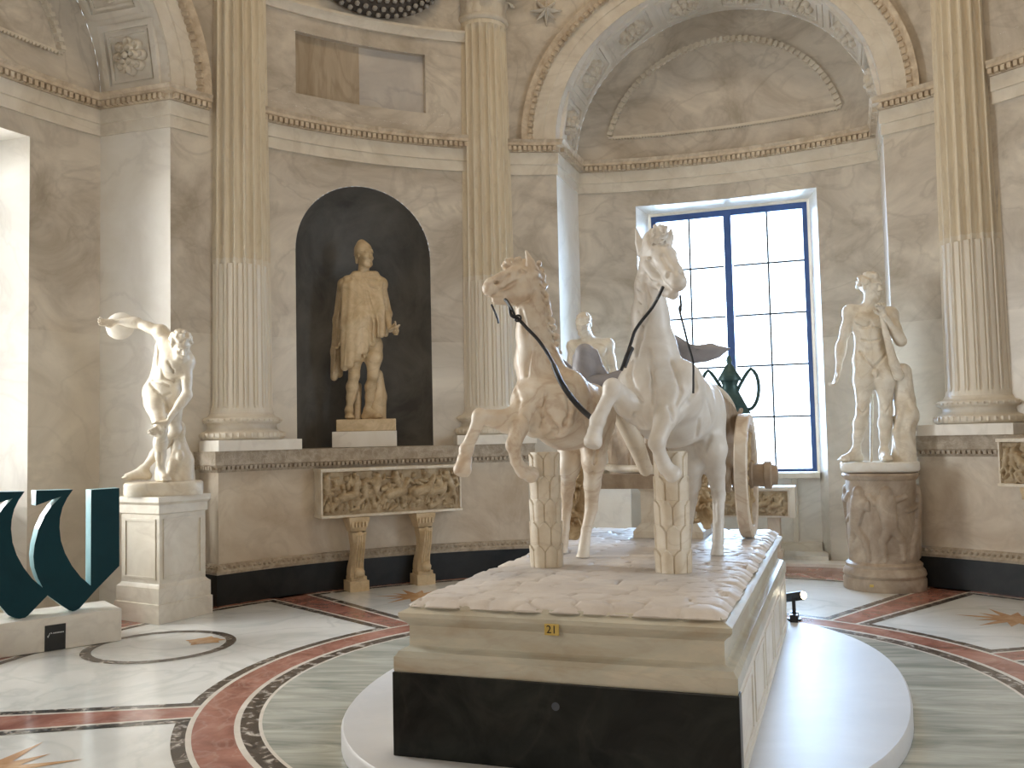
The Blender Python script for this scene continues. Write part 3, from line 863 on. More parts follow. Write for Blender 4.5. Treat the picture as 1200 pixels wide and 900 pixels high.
# ---- star and wreath carved on the walls
def wall_star(px, py):
    q = at_r(px, py, RP - .046); az = math.degrees(math.atan2(q[0], q[1])); U, V = frame(az)
    m = MB(); pts = []
    for k in range(16):
        a = PI / 2 + PI * k / 8
        r = (.20 if k % 4 == 0 else .17) if k % 2 == 0 else .062
        pts.append(q + V * r * math.cos(a) + np.array([0, 0, r * math.sin(a)]))
    tip = q - U * .075; back = [p + U * .03 for p in pts]
    m.add(pts + [tip], [(k, (k + 1) % 16, 16) for k in range(16)]); m.grid([pts, back], close_v=True)
    o = m.build('star_ornament', MT['white'], origin=q); return tag(o, 'carved eight pointed stone star on the wall right of the centre capital', 'ornament')
wall_star(640, 12)
q = at_r(434, -32, RW); az = math.degrees(math.atan2(q[0], q[1])); U, V = frame(az)
m = MB()
for k in range(46):
    for j in range(6):
        a = 2 * PI * (k + .5 * (j % 2)) / 46
        b = PI * (j + .5) / 6
        R1, R2, r3 = .74, .37, .20
        rr = 1 + r3 / .45 * math.cos(b)
        c = q + V * (R1 - .1 + r3 * math.cos(b)) * math.cos(a) + np.array([0, 0, (R2 - .02 + r3 * math.cos(b)) * math.sin(a)]) - U * (.062 + r3 * .6 * math.sin(b) + (R1 - .1 + r3 * math.cos(b)) ** 2 * math.cos(a) ** 2 / (2 * RW))
        m.ball(c, (.034, .034, .03), 6, 4)
wr = thing('wreath_relief', 'dark oval wreath of berries carved high on the wall above the dark niche', 'ornament', q)
m.build('berries', MT['berry'], wr, smooth=60)
m = MB()
m.grid([[q + V * (R1 - .1 + r3 * math.cos(b)) * math.cos(a) + np.array([0, 0, (R2 - .02 + r3 * math.cos(b)) * math.sin(a)]) - U * (.045 + r3 * .5 * max(0, math.sin(b)) + (R1 - .1 + r3 * math.cos(b)) ** 2 * math.cos(a) ** 2 / (2 * RW)) for b in np.linspace(0, 2 * PI, 13)[:-1]] for a in np.linspace(0, 2 * PI, 49)[:-1]], close_u=True, close_v=True)
m.build('garland', MT['wreath'], wr, smooth=60)

# ---- relief carving: figures as swelling capsules over a ground
def relief_height(W, Hh, nx, nz, seed, kind='battle', amp=.05):
    r = np.random.default_rng(seed)
    X, Z = np.meshgrid(np.linspace(0, W, nx), np.linspace(0, Hh, nz), indexing='ij')
    F = np.zeros_like(X)
    def cap(a, b, ra, rb, k=1.0):
        ax, az_, bx, bz = *a, *b
        dx, dz = bx - ax, bz - az_; L2 = dx * dx + dz * dz + 1e-9
        t = np.clip(((X - ax) * dx + (Z - az_) * dz) / L2, 0, 1)
        d = np.hypot(X - ax - t * dx, Z - az_ - t * dz); R = ra + (rb - ra) * t
        h = np.sqrt(np.clip(R * R - d * d, 0, None)) * k
        np.maximum(F, h, out=F)
    s = Hh
    def man(x, z, h, fl):
        hip = (x, z + h * .48); sh = (x + fl * h * r.uniform(-.05, .18), z + h * .80)
        cap(hip, sh, .10 * h, .13 * h, 1.0); cap((sh[0], sh[1] + .1 * h), (sh[0], sh[1] + .13 * h), .085 * h, .085 * h, 1.3)
        for q in (-1, 1):
            kn = (x + q * h * r.uniform(.05, .18), z + h * .26); ft = (kn[0] + r.uniform(-.14, .08) * h, z + .02)
            cap(hip, kn, .075 * h, .05 * h, 1.1); cap(kn, ft, .05 * h, .03 * h, 1.1)
            el = (sh[0] + q * h * r.uniform(.1, .22), sh[1] + r.uniform(-.2, .1) * h); ha = (el[0] + q * h * r.uniform(-.05, .2), el[1] + r.uniform(-.12, .22) * h)
            cap(sh, el, .05 * h, .04 * h, 1.3); cap(el, ha, .04 * h, .03 * h, 1.3)
    def horse(x, z, h, fl):
        cap((x, z + .5 * h), (x + fl * .5 * h, z + .62 * h), .17 * h, .18 * h, .9)
        cap((x + fl * .5 * h, z + .68 * h), (x + fl * .72 * h, z + .98 * h), .14 * h, .07 * h, 1.1)
        cap((x + fl * .72 * h, z + 1.0 * h), (x + fl * .92 * h, z + .84 * h), .08 * h, .045 * h, 1.2)
        for dx, kx in ((0, -.12), (.06, .1), (.45, .2), (.52, .34)):
            kn = (x + fl * (dx + kx) * h, z + .3 * h); cap((x + fl * dx * h, z + .45 * h), kn, .085 * h, .05 * h, 1.1)
            cap(kn, (kn[0] - fl * .08 * h, z + .03 * h), .045 * h, .03 * h, 1.1)
        cap((x - fl * .12 * h, z + .55 * h), (x - fl * .25 * h, z + .15 * h), .06 * h, .03 * h)
    if kind == 'battle':
        x = .06
        while x < W - .06:
            if r.random() < .5 and x < W - .45 * s: horse(x + .1 * s, s * r.uniform(.03, .12), s * r.uniform(.6, .72), r.choice([-1, 1]) if x > .5 * s else 1); x += s * .42
            else: man(x, s * r.uniform(.03, .2), s * r.uniform(.7, .85), r.choice([-1, 1])); x += s * .24
        for _ in range(int(W / s * 22)):
            x, z = r.uniform(.04, W - .04), r.uniform(.1, .85) * s; a = r.uniform(0, 2 * PI)
            cap((x, z), (x + .17 * s * math.cos(a), z + .17 * s * math.sin(a)), .055 * s, .035 * s, .9)
        for _ in range(int(W / s * 5)):
            x, z = r.uniform(.04, W - .04), r.uniform(.55, .9) * s; cap((x, z), (x, z + .01), .055 * s, .055 * s, 1.2)
    elif kind == 'putti':
        x = .1
        while x < W: man(x, .03 * s, s * .88, 1); x += s * .45
    F = np.minimum(F / F.max(), 1) ** .7 * amp
    return F
def relief_panel(mb, org, xd, nd, W, Hh, seed, kind='battle', amp=.05, nx=None, nz=None, curve=0.0):
    nx = nx or max(30, int(W / .008)); nz = nz or max(20, int(Hh / .008))
    F = relief_height(W, Hh, nx, nz, seed, kind, amp)
    F[0, :] = F[-1, :] = 0; F[:, 0] = F[:, -1] = 0
    xd = np.asarray(xd, float); nd = np.asarray(nd, float)
    P = [[org + xd * (W * i / (nx - 1)) + np.array([0, 0, Hh * k / (nz - 1)]) + nd * (F[i, k] - curve * 4 * (i / (nx - 1) - .5) ** 2) for k in range(nz)] for i in range(nx)]
    mb.grid(P)

# ---- sarcophagus on two carved trestle legs, before the niche
def sarcophagus(az, p_tl, p_br, u, label, seed, legs):
    U, V = frame(az)
    a = at_u(*p_tl, u, az); b = at_u(*p_br, u, az)
    v0, v1, z1, z0 = a @ V, b @ V, a[2], b[2]
    t = thing('sarcophagus', label, 'sarcophagus', U * (u + .16) + V * (v0 + v1) / 2)
    P = lambda du, v, z: U * (u + du) + V * v + np.array([0, 0, z])
    m = MB(); W = v1 - v0; H_ = z1 - z0; D = .30
    m.box(P(.05 + D / 2 - .02, (v0 + v1) / 2, (z0 + z1) / 2), U * (D / 2 - .02), V * (W / 2 - .01), (0, 0, H_ / 2 - .012))
    m.box(P(D / 2, (v0 + v1) / 2, z1 - .016), U * (D / 2 + .012), V * (W / 2), (0, 0, .016))
    m.box(P(D / 2, (v0 + v1) / 2, z0 + .014), U * (D / 2 + .008), V * (W / 2), (0, 0, .014))
    for v in (v0 + .012, v1 - .012): m.box(P(.04, v, (z0 + z1) / 2), U * .03, V * .010, (0, 0, H_ / 2 - .02))
    m.build('chest', MT['statue'], t, bevel=.005)
    m = MB(); relief_panel(m, P(.042, v0 + .018, z0 + .024), V, -U, W - .036, H_ - .06, seed, amp=.085)
    m.build('carved_front', MT['relief'], t, smooth=60)
    for px in legs:
        c = at_u(px, p_br[1] + 40, u + .02, az) @ V
        m = MB(); zt = z0
        m.box(P(.10, c, .055), U * .11, V * .105, (0, 0, .055)); m.box(P(.10, c, .13), U * .09, V * .085, (0, 0, .022))
        rows = []
        for k in range(15):
            s = k / 14; z = .14 + s * (zt - .30)
            du = -.02 + .045 * math.sin(s * PI * 1.5 + .4); w = .062 + .018 * math.cos(s * PI * 2)
            rows.append([P(.10 + du + dx * .085, c + dy * w, z) for dx, dy in ((-.6, -1), (-1, -.5), (-1.1, 0), (-1, .5), (-.6, 1), (1, 1), (1, -1))])
        m.grid(rows, close_v=True)
        for k in range(4): m.tube([P(-.03 + .045 * math.sin(s * PI * 1.5 + .4), c + (-.045 + .03 * k) * (1 - .2 * s), .14 + s * (zt - .33)) for s in np.linspace(0, 1, 9)], .012, 6)
        m.ball(P(-.03, c, zt - .2), (.045, .045, .05)); m.ball(P(-.0, c, .2), (.06, .06, .05))
        rows = [[P(.10 + dx * q, c + dy * q, z) for dx, dy in ((-.13, -.11), (-.13, .11), (.1, .11), (.1, -.11))] for q, z in ((.72, zt - .155), (.78, zt - .12), (1.0, zt - .04), (1.0, zt - .002))]
        m.grid(rows, close_v=True); b_ = len(m.v); m.f += [tuple(b_ - 4 + i for i in range(4)), tuple(b_ - 16 + i for i in range(4))]; m.m += [0, 0]
        for k in range(5): m.box(P(-.028, c - .075 + .0375 * k, zt - .08), U * .012, V * .011, (0, 0, .028))
        m.build('trestle_leg', MT['statue_tan'], t, smooth=40)
    return t
sarcophagus(N1, (376, 550), (542, 598), 4.53, 'carved sarcophagus front on two trestle legs under the dark niche', 5, (420, 498))
sarcophagus(N2, (1167, 514), (1345, 578), 4.50, 'carved sarcophagus cut by the right edge of the photo, below the right column', 9, (1215, 1300))
def back_sarc():
    u = 5.45
    a = at_u(770, 571, u); b = at_u(933, 607, u)
    v0, v1 = a @ VA, b @ VA; z1, z0 = b[2] + .36, b[2]
    t = thing('small_sarcophagus', 'small carved stone chest below the window behind the chariot wheel', 'sarcophagus', PA(u + .1, (v0 + v1) / 2, .09))
    P = lambda du, v, z: PA(u + du, v, z)
    m = MB(); m.box(P(.18, (v0 + v1) / 2, (z0 + z1) / 2), UA * .16, VA * (v1 - v0) / 2, (0, 0, (z1 - z0) / 2))
    m.box(P(.02, v1 - .035, (z0 + z1) / 2), UA * .045, VA * .035, (0, 0, (z1 - z0) / 2)); m.box(P(.02, (v0 + v1) / 2, z1 - .02), UA * .04, VA * (v1 - v0) / 2, (0, 0, .02))
    m.build('chest', MT['frieze'], t, bevel=.006)
    m = MB(); relief_panel(m, P(.018, v0 + .03, z0 + .02), VA, -UA, v1 - v0 - .12, z1 - z0 - .07, 21, amp=.045); m.build('carved_front', MT['relief'], t, smooth=60)
    for f in (.18, .84):
        m = MB(); m.box(P(.18, v0 + (v1 - v0) * f, (z0 + .085) / 2 + .01), UA * .13, VA * .07, (0, 0, (z0 - .085) / 2 - .01)); m.box(P(.18, v0 + (v1 - v0) * f, .135), UA * .15, VA * .09, (0, 0, .045)); m.build('support', MT['dado'], t, bevel=.006)
back_sarc()

# ---- big letter W on its white plinth
wd = np.array([-4.757 + 4.137, .574 - 1.197, 0]); wd /= np.linalg.norm(wd)          # runs to the left along the front
wn = np.array([-wd[1], wd[0], 0]);                                                   # towards the viewer
if wn[1] > 0: wn = -wn
p0 = np.array([-4.137, 1.197, 0])
def at_plane(x, y, P0, n):
    d = ray(x, y); return EYE + d * (((P0 - EYE) @ n) / (d @ n))
zt = at_plane(143, 713, p0, wn)[2]
m = MB(); L_ = 2.3
m.box(p0 + wd * L_ / 2 - wn * .26 + np.array([0, 0, zt / 2 + .0015]), wd * L_ / 2, wn * .26, (0, 0, zt / 2 - .0015))
wp = tag(m.build('sign_plinth', MT['white'], bevel=.006), 'long low white plinth on the floor under the teal letter', 'plinth')
ZM = lambda x, y: (x / 4.09, 560 + y / 4.09)
pf = p0 - wn * .12
rt_edge = [(293, 98), (250, 140), (215, 190), (185, 255), (166, 330), (160, 385), (165, 440), (182, 490), (205, 535)]
s2 = [(172, 70), (350, 65), (322, 105), (300, 150), (288, 200), (285, 245), (292, 310), (312, 370), (345, 430), (388, 485), (435, 525)]
outl = []
outl += [(-60, 77)] + [(x - 232, y + 9) for x, y in s2[1:]][:-1]        # first stroke, shifted copy
outl += [(205, 535)] + rt_edge[::-1][1:] + [(235, 118), (172, 142)]
outl += s2 + [(437, 66), (572, 57), (572, 430), (460, 545), (380, 635), (362, 645), (348, 648), (330, 643), (295, 620), (228, 572), (135, 668), (120, 679), (95, 684), (70, 681), (40, 668), (-20, 600), (-26, 545)]
outl += [(x - 232, y + 9) for x, y in rt_edge[::-1][1:]] + [(3, 127), (-60, 150)]
poly = [at_plane(*ZM(x, y), pf, wn) for x, y in outl]
low = min(q[2] for q in poly)
for q in poly: q[2] += zt - low + .0005
def wedge(polyp, ext):
    "extruded letter with triangulated concave faces"
    bm = bmesh.new(); vs = [bm.verts.new(tuple(q)) for q in polyp]; f = bm.faces.new(vs)
    r = bmesh.ops.extrude_face_region(bm, geom=[f]); nv_ = [e for e in r['geom'] if isinstance(e, bmesh.types.BMVert)]
    bmesh.ops.translate(bm, verts=nv_, vec=tuple(ext))
    bmesh.ops.triangulate(bm, faces=[f for f in bm.faces if len(f.verts) > 4])
    bmesh.ops.recalc_face_normals(bm, faces=bm.faces)
    d_ = Vector(tuple(ext)).normalized()
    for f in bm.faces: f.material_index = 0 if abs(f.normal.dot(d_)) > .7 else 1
    me = bpy.data.meshes.new('letter'); bm.to_mesh(me); bm.free(); return me
w_o = link_mesh('letter_sculpture', wedge(poly, -wn * .17), [MT['teal'], MT['teal_lit_side']])
tag(w_o, 'big dark teal blackletter W standing on the low white plinth', 'letter sign')
# plaque on the plinth front
q = [at_plane(x, y, p0, wn) for x, y in ((52.5, 733.5), (77, 730), (76.5, 760), (52, 763.5))]
pq = thing('info_plaque', 'small black square plaque with white print on the front of the low plinth', 'plaque', sum(q) / 4)
m = MB(); m.prism([p + wn * .0005 for p in q], wn * .006); m.build('plate', MT['dark_metal'], pq)
ex = (q[1] - q[0]); ey = (q[0] - q[3])
def on(a, b): return q[3] + ex * a + ey * b + wn * .0075
m = MB()
for pts in ([(.10, .62), (.17, .52), (.14, .52)], [(.12, .56), (.20, .60), (.28, .72), (.22, .68), (.15, .52)], [(.30, .66), (.36, .66), (.30, .72)]):
    m.prism([on(*a) for a in pts], wn * .001)
for k in range(9):
    a = .40 + k * .058; m.prism([on(a, .655), on(a + .036, .655), on(a + .036, .70), on(a, .70)], wn * .001)
m.build('printed_logo', MT['sign_white'], pq)

# ---- pedestal of the discus thrower
near = np.array([-4.15, 1.82, 0]); e1 = np.array([.397, .917, 0]); e1 /= np.linalg.norm(e1); e2 = np.array([-e1[1], e1[0], 0])
S_ = .61
cc = near + (e1 + e2) * S_ / 2
ztop = at_plane(184.5, 583, near, np.array([-near[0], -near[1] - CAM_D, 0]) / np.hypot(near[0], near[1] + CAM_D))[2]
dp = thing('statue_pedestal', 'tall square panelled white pedestal under the discus thrower', 'pedestal', (cc[0], cc[1], .002))
def sq(mb, prof, c=cc, half=S_ / 2, a=e1, b=e2):
    rows = [[c + a * sx * (half + o) + b * sy * (half + o) + np.array([0, 0, z]) for o, z in prof] for sx, sy in ((-1, -1), (-1, 1), (1, 1), (1, -1))]
    mb.grid(rows, close_u=True)
    n = len(prof); b0 = len(mb.v) - 4 * n
    mb.f += [tuple(b0 + i * n + n - 1 for i in range(4)), tuple(b0 + i * n for i in range(4))]; mb.m += [0, 0]
m = MB(); sq(m, [(0, .002), (0, .17), (-.012, .175), (-.012, .31), (-.03, .325), (-.045, .345), (-.045, ztop - .16), (-.03, ztop - .15), (-.03, ztop - .075), (-.01, ztop - .05), (-.01, ztop)])
m.build('body', MT['frieze'], dp, smooth=25)
m = MB()
for a, b in ((e1, e2), (e2, e1), (-e1, e2), (-e2, e1)):
    f = cc + a * (S_ / 2 - .045)
    zc, hh = (.345 + ztop - .16) / 2, (ztop - .505) / 2
    for s in (-1, 1):
        m.box(f + b * s * (.205) + np.array([0, 0, zc]), b * .011, a * .010, (0, 0, hh - .04)); m.box(f + np.array([0, 0, zc + s * (hh - .05)]), b * .205, a * .010, (0, 0, .011))
m.build('panel_moulding', MT['frieze'], dp)

# ---- relief drum under the nude youth
dc = at_z(1035, 672, 0.0); 
U, V = frame(AX_A)
dc = PA(4.22, 1.70, 0)
_rt2 = None
dep = lambda P: (np.asarray(P) - EYE) @ FW
xc = lambda P: 600 + F_PX * ((P - EYE) @ RT) / dep(P)
drum_px = 1034
for _ in range(6): dc = dc + VA * (drum_px - xc(dc + np.array([0, 0, .6]))) * dep(dc) / F_PX
mpp = dep(dc) / F_PX
dr_h = 1.255
dr = thing('relief_drum', 'brown weathered round altar with carved figures under the nude youth', 'altar', (dc[0], dc[1], .002))
R_d = .335
m = MB(); m.lathe([(.02, .002), (R_d + .055, .002), (R_d + .06, .10), (R_d + .045, .12), (R_d + .06, .15), (R_d + .05, .19), (R_d + .025, .22), (R_d + .03, .25), (R_d, .275), (.02, .28)], (dc[0], dc[1], 0), 56, cap=False)
m.build('base', MT['cylinder'], dr, smooth=40)
nx, nz = 220, 90
Fh = relief_height(2 * PI * R_d, .82, nx, nz, 31, 'putti', .05)
m = MB(); m.grid([[(dc[0] + (R_d - .005 + Fh[i, k]) * math.cos(2 * PI * i / nx), dc[1] + (R_d - .005 + Fh[i, k]) * math.sin(2 * PI * i / nx), .27 + .82 * k / (nz - 1)) for k in range(nz)] for i in range(nx)], close_u=True)
m.build('carved_body', MT['cylinder'], dr, smooth=60)
m = MB(); m.lathe([(.02, 1.08), (R_d, 1.08), (R_d + .02, 1.10), (R_d + .03, 1.13), (R_d + .02, 1.15), (.02, 1.155)], (dc[0], dc[1], 0), 56, cap=False)
m.build('cornice', MT['cylinder'], dr, smooth=40)
vd = np.array([dc[0], dc[1] + CAM_D, 0]); vd /= np.linalg.norm(vd); vr_ = np.array([vd[1], -vd[0], 0])
m = MB(); m.box(dc - vd * (R_d + .052) + vr_ * -.12 + np.array([0, 0, .07]), vr_ * .018, vd * .006, (0, 0, .012))
m.build('brass_tag', MT['brass'], dr)

# ---- small spotlight standing beside the pedestal
sp = at_z(931, 727, .10)
spl = thing('spotlight', 'small black spotlight with a lit lens on the floor beside the pedestal', 'lamp', sp)
side = VA
m = MB(); m.lathe([(.01, .10), (.055, .10), (.055, .118), (.01, .12)], (sp[0], sp[1], 0), 20, cap=False)
for s in (-1, 1): m.box(sp + UA * .06 * s + np.array([0, 0, .03]), UA * .035, VA * .03, (0, 0, .028))
m.build('base', MT['dark_metal'], spl, smooth=40)
m = MB()
for s in (-1, 1): m.box(sp + UA * s * .036 + np.array([0, 0, .105]), UA * .004, VA * .012, (0, 0, .095))
m.build('bracket', MT['dark_metal'], spl)
ax = VA * .80 - UA * .50 + np.array([0, 0, .22]); ax /= np.linalg.norm(ax)
hc = sp + np.array([0, 0, .185])
m = MB(); m.tube([hc - ax * .09, hc - ax * .085, hc + ax * .085, hc + ax * .09], [.03, .036, .036, .034], 18); m.build('lamp_body', MT['dark_metal'], spl, smooth=40)
m = MB(); lt = bpy.data.lights.new('spotlight_beam', 'SPOT'); lt.energy = 25; lt.spot_size = rad(50); lt.color = (1, .85, .6); lt.shadow_soft_size = .03
lb = bpy.data.objects.new('spotlight_beam', lt); COL.objects.link(lb); lb.location = hc + ax * .125; lb.rotation_euler = Vector(tuple(-ax)).to_track_quat('Z', 'Y').to_euler()
m.ball(hc + ax * .088, .029, 14, 8); m.build('lens', MT['lamp'], spl, smooth=60)
# ================================================================== sculpted bodies: smooth-blended volumes meshed with surface nets
class Sculpt:
    def __init__(s):
        s.p = []
    def cap(s, a, b, ra, rb=None, k=.02, flat=None, op='add'):
        s.p.append(('c', np.asarray(a, float), np.asarray(b, float), ra, ra if rb is None else rb, k, flat, op)); return s
    def chain(s, pts, rs, k=.02, flat=None):
        for i in range(len(pts) - 1): s.cap(pts[i], pts[i + 1], rs[i], rs[i + 1], k, flat)
        return s
    def ell(s, c, r, ax=None, k=.02, op='add'):
        R = np.eye(3)
        if ax is not None:
            z = np.asarray(ax[0], float); z = z / np.linalg.norm(z)
            x = np.asarray(ax[1], float); x = x - z * (x @ z); x /= np.linalg.norm(x)
            R = np.array([x, np.cross(z, x), z])
        s.p.append(('e', np.asarray(c, float), np.asarray(r, float), R, None, k, None, op)); return s
    def dist(s, P):
        "signed distance of a few points"
        P = np.asarray(P, float); F = np.full(len(P), 9.0)
        for q in s.p:
            k = max(q[5], 1e-4)
            if q[0] == 'c':
                D = q[2] - q[1]; w = P - q[1]; t = np.clip(w @ D / (D @ D + 1e-12), 0, 1); e = w - t[:, None] * D; d2 = (e * e).sum(1)
                if q[6] is not None: d2 = d2 + (e @ q[6][0]) ** 2 * (q[6][1] ** 2 - 1)
                d = np.sqrt(d2) - (q[3] + (q[4] - q[3]) * t)
            else:
                u = (P - q[1]) @ q[3].T; k0 = np.sqrt(((u / q[2]) ** 2).sum(1)); k1 = np.sqrt(((u / q[2] ** 2) ** 2).sum(1)) + 1e-9; d = k0 * (k0 - 1) / k1
            if q[7] == 'add':
                hh = np.maximum(k - np.abs(F - d), 0) / k; F = np.minimum(F, d) - hh * hh * k * .25
            else:
                hh = np.maximum(k - np.abs(F + d), 0) / k; F = np.maximum(F, -d) + hh * hh * k * .25
        return F
    def hit(s, x, y, near, far, view=None):
        "first point of the surface met along the sight line of a photo pixel (None if it misses)"
        d = ray(x, y); d = d / np.linalg.norm(d); e = EYE
        if view is not None:
            B = np.array([view.Xd, view.Yd, A3(0, 0, 1)]); e = B @ (EYE - view.o); d = B @ d
        t = np.linspace(near, far, 260); P = e + t[:, None] * d; F = s.dist(P)
        i = np.argmax(F < 0)
        return P[i] if F[i] < 0 else None
    def carve(s, pts, r, near, far, op='sub', k=.012, sink=0.0, view=None):
        "a groove (or ridge) drawn on the surface through photo pixels"
        Q = [s.hit(x, y, near, far, view) for x, y in pts]; Q = [q for q in Q if q is not None]
        new = []
        for i in range(len(Q) - 1):
            if np.linalg.norm(Q[i + 1] - Q[i]) < .16: new.append((Q[i], Q[i + 1]))
        for a, b in new: s.cap(a, b, r, r, k, None, op)
        return s
    def field(s, h):
        lo, hi = [], []
        for q in s.p:
            if q[7] == 'sub': continue
            if q[0] == 'c':
                m = max(q[3], q[4]); lo.append(np.minimum(q[1], q[2]) - m); hi.append(np.maximum(q[1], q[2]) + m)
            else:
                m = q[2].max(); lo.append(q[1] - m); hi.append(q[1] + m)
        lo = np.min(lo, 0) - 3 * h; hi = np.max(hi, 0) + 3 * h
        n = np.ceil((hi - lo) / h).astype(int) + 1
        F = np.full(n, 9.0, np.float32)
        for q in s.p:
            k = max(q[5], 1e-4)
            if q[0] == 'c':
                m = max(q[3], q[4]) + k + 2 * h; a = np.minimum(q[1], q[2]) - m; b = np.maximum(q[1], q[2]) + m
            else:
                m = q[2].max() + k + 2 * h; a = q[1] - m; b = q[1] + m
            i0 = np.clip(np.floor((a - lo) / h).astype(int), 0, n - 1); i1 = np.clip(np.ceil((b - lo) / h).astype(int) + 1, 1, n)
            sl = tuple(slice(i0[d], i1[d]) for d in range(3))
            g = [(lo[d] + h * np.arange(i0[d], i1[d])).astype(np.float32) for d in range(3)]
            X = g[0][:, None, None]; Y = g[1][None, :, None]; Z = g[2][None, None, :]
            if q[0] == 'c':
                A, B = q[1], q[2]; D = B - A; L2 = float(D @ D) + 1e-12
                px, py, pz = X - A[0], Y - A[1], Z - A[2]
                t = np.clip((px * D[0] + py * D[1] + pz * D[2]) / L2, 0, 1)
                dx, dy, dz = px - t * D[0], py - t * D[1], pz - t * D[2]
                d2 = dx * dx + dy * dy + dz * dz
                if q[6] is not None:
                    fn, fs = q[6]; w = dx * fn[0] + dy * fn[1] + dz * fn[2]; d2 = d2 + w * w * (fs * fs - 1)
                d = np.sqrt(d2) - (q[3] + (q[4] - q[3]) * t)
            else:
                C, r, R = q[1], q[2], q[3]
                px, py, pz = X - C[0], Y - C[1], Z - C[2]
                u = [(R[j, 0] * px + R[j, 1] * py + R[j, 2] * pz) for j in range(3)]
                k0 = np.sqrt((u[0] / r[0]) ** 2 + (u[1] / r[1]) ** 2 + (u[2] / r[2]) ** 2)
                k1 = np.sqrt((u[0] / r[0] ** 2) ** 2 + (u[1] / r[1] ** 2) ** 2 + (u[2] / r[2] ** 2) ** 2) + 1e-9
                d = k0 * (k0 - 1) / k1
            f = F[sl]
            if q[7] == 'add':
                hh = np.maximum(k - np.abs(f - d), 0) / k
                F[sl] = np.minimum(f, d) - hh * hh * k * .25
            else:
                hh = np.maximum(k - np.abs(f + d), 0) / k
                F[sl] = np.maximum(f, -d) + hh * hh * k * .25
        return F, lo
    def mesh(s, name, h, xf=None, cut_z=None):
        F, lo = s.field(h)
        if cut_z is not None:
            zz = lo[2] + h * np.arange(F.shape[2]); F = np.maximum(F, (cut_z - zz)[None, None, :].astype(np.float32))
            F = np.pad(F, 1, constant_values=9.0); lo = lo - h
        return nets(name, F, lo, h, xf)

def nets(name, F, lo, h, xf=None):
    S = F < 0
    n = np.array(F.shape)
    c = [S[i:n[0] - 1 + i, j:n[1] - 1 + j, k:n[2] - 1 + k] for i in (0, 1) for j in (0, 1) for k in (0, 1)]
    anyc = c[0].copy(); allc = c[0].copy()
    for q in c[1:]: anyc |= q; allc &= q
    act = np.argwhere(anyc & ~allc)
    idx = np.full(n - 1, -1, np.int64); idx[tuple(act.T)] = np.arange(len(act))
    acc = np.zeros((len(act), 3)); cnt = np.zeros(len(act))
    corners = [(i, j, k) for i in (0, 1) for j in (0, 1) for k in (0, 1)]
    for a in range(8):
        for b in range(a + 1, 8):
            ca, cb = np.array(corners[a]), np.array(corners[b])
            if np.abs(ca - cb).sum() != 1: continue
            fa = F[tuple((act + ca).T)]; fb = F[tuple((act + cb).T)]
            m = (fa < 0) != (fb < 0)
            t = np.where(m, fa / np.where(m, fa - fb, 1), 0)
            acc += m[:, None] * (ca + t[:, None] * (cb - ca)); cnt += m
    V = lo + h * (act + acc / cnt[:, None])
    quads = []
    for ax in range(3):
        o = [1, 1, 1]; o[ax] = 0
        sl0 = tuple(slice(o[d], n[d] - 1) for d in range(3))
        s1 = [slice(o[d], n[d] - 1) for d in range(3)]; s1[ax] = slice(1, n[ax])
        A = S[sl0]; B = S[tuple(s1)]
        e = np.argwhere(A != B)
        if not len(e): continue
        inside = A[tuple(e.T)]
        e = e + np.array(o)
        d1, d2 = [(1, 2), (2, 0), (0, 1)][ax]
        def cell(x, y):
            q = e.copy(); q[:, d1] -= x; q[:, d2] -= y
            return idx[tuple(q.T)]
        q = np.stack([cell(1, 1), cell(0, 1), cell(0, 0), cell(1, 0)], 1)
        q[~inside] = q[~inside][:, ::-1]
        quads.append(q)
    Q = np.concatenate(quads); Q = Q[(Q >= 0).all(1)]
    # two light smoothing passes
    for _ in range(2):
        acc = np.zeros_like(V); cn = np.zeros(len(V))
        for i in range(4):
            np.add.at(acc, Q[:, i], V[Q[:, (i + 1) % 4]]); np.add.at(acc, Q[:, i], V[Q[:, (i + 3) % 4]]); np.add.at(cn, Q[:, i], 2)
        V = V + .35 * (acc / np.maximum(cn, 1)[:, None] - V)
    if xf is not None: V = xf(V)
    me = bpy.data.meshes.new(name)
    me.vertices.add(len(V)); me.vertices.foreach_set('co', V.astype(np.float32).ravel())
    me.loops.add(Q.size); me.loops.foreach_set('vertex_index', Q.astype(np.int32).ravel())
    me.polygons.add(len(Q)); me.polygons.foreach_set('loop_start', np.arange(0, Q.size, 4, dtype=np.int32))
    me.polygons.foreach_set('loop_total', np.full(len(Q), 4, np.int32))
    me.polygons.foreach_set('use_smooth', np.ones(len(Q), bool))
    me.update(calc_edges=True); me.validate()
    return me

A3 = lambda *q: np.array(q, float)
def unit(v): v = np.asarray(v, float); return v / (np.linalg.norm(v) + 1e-12)

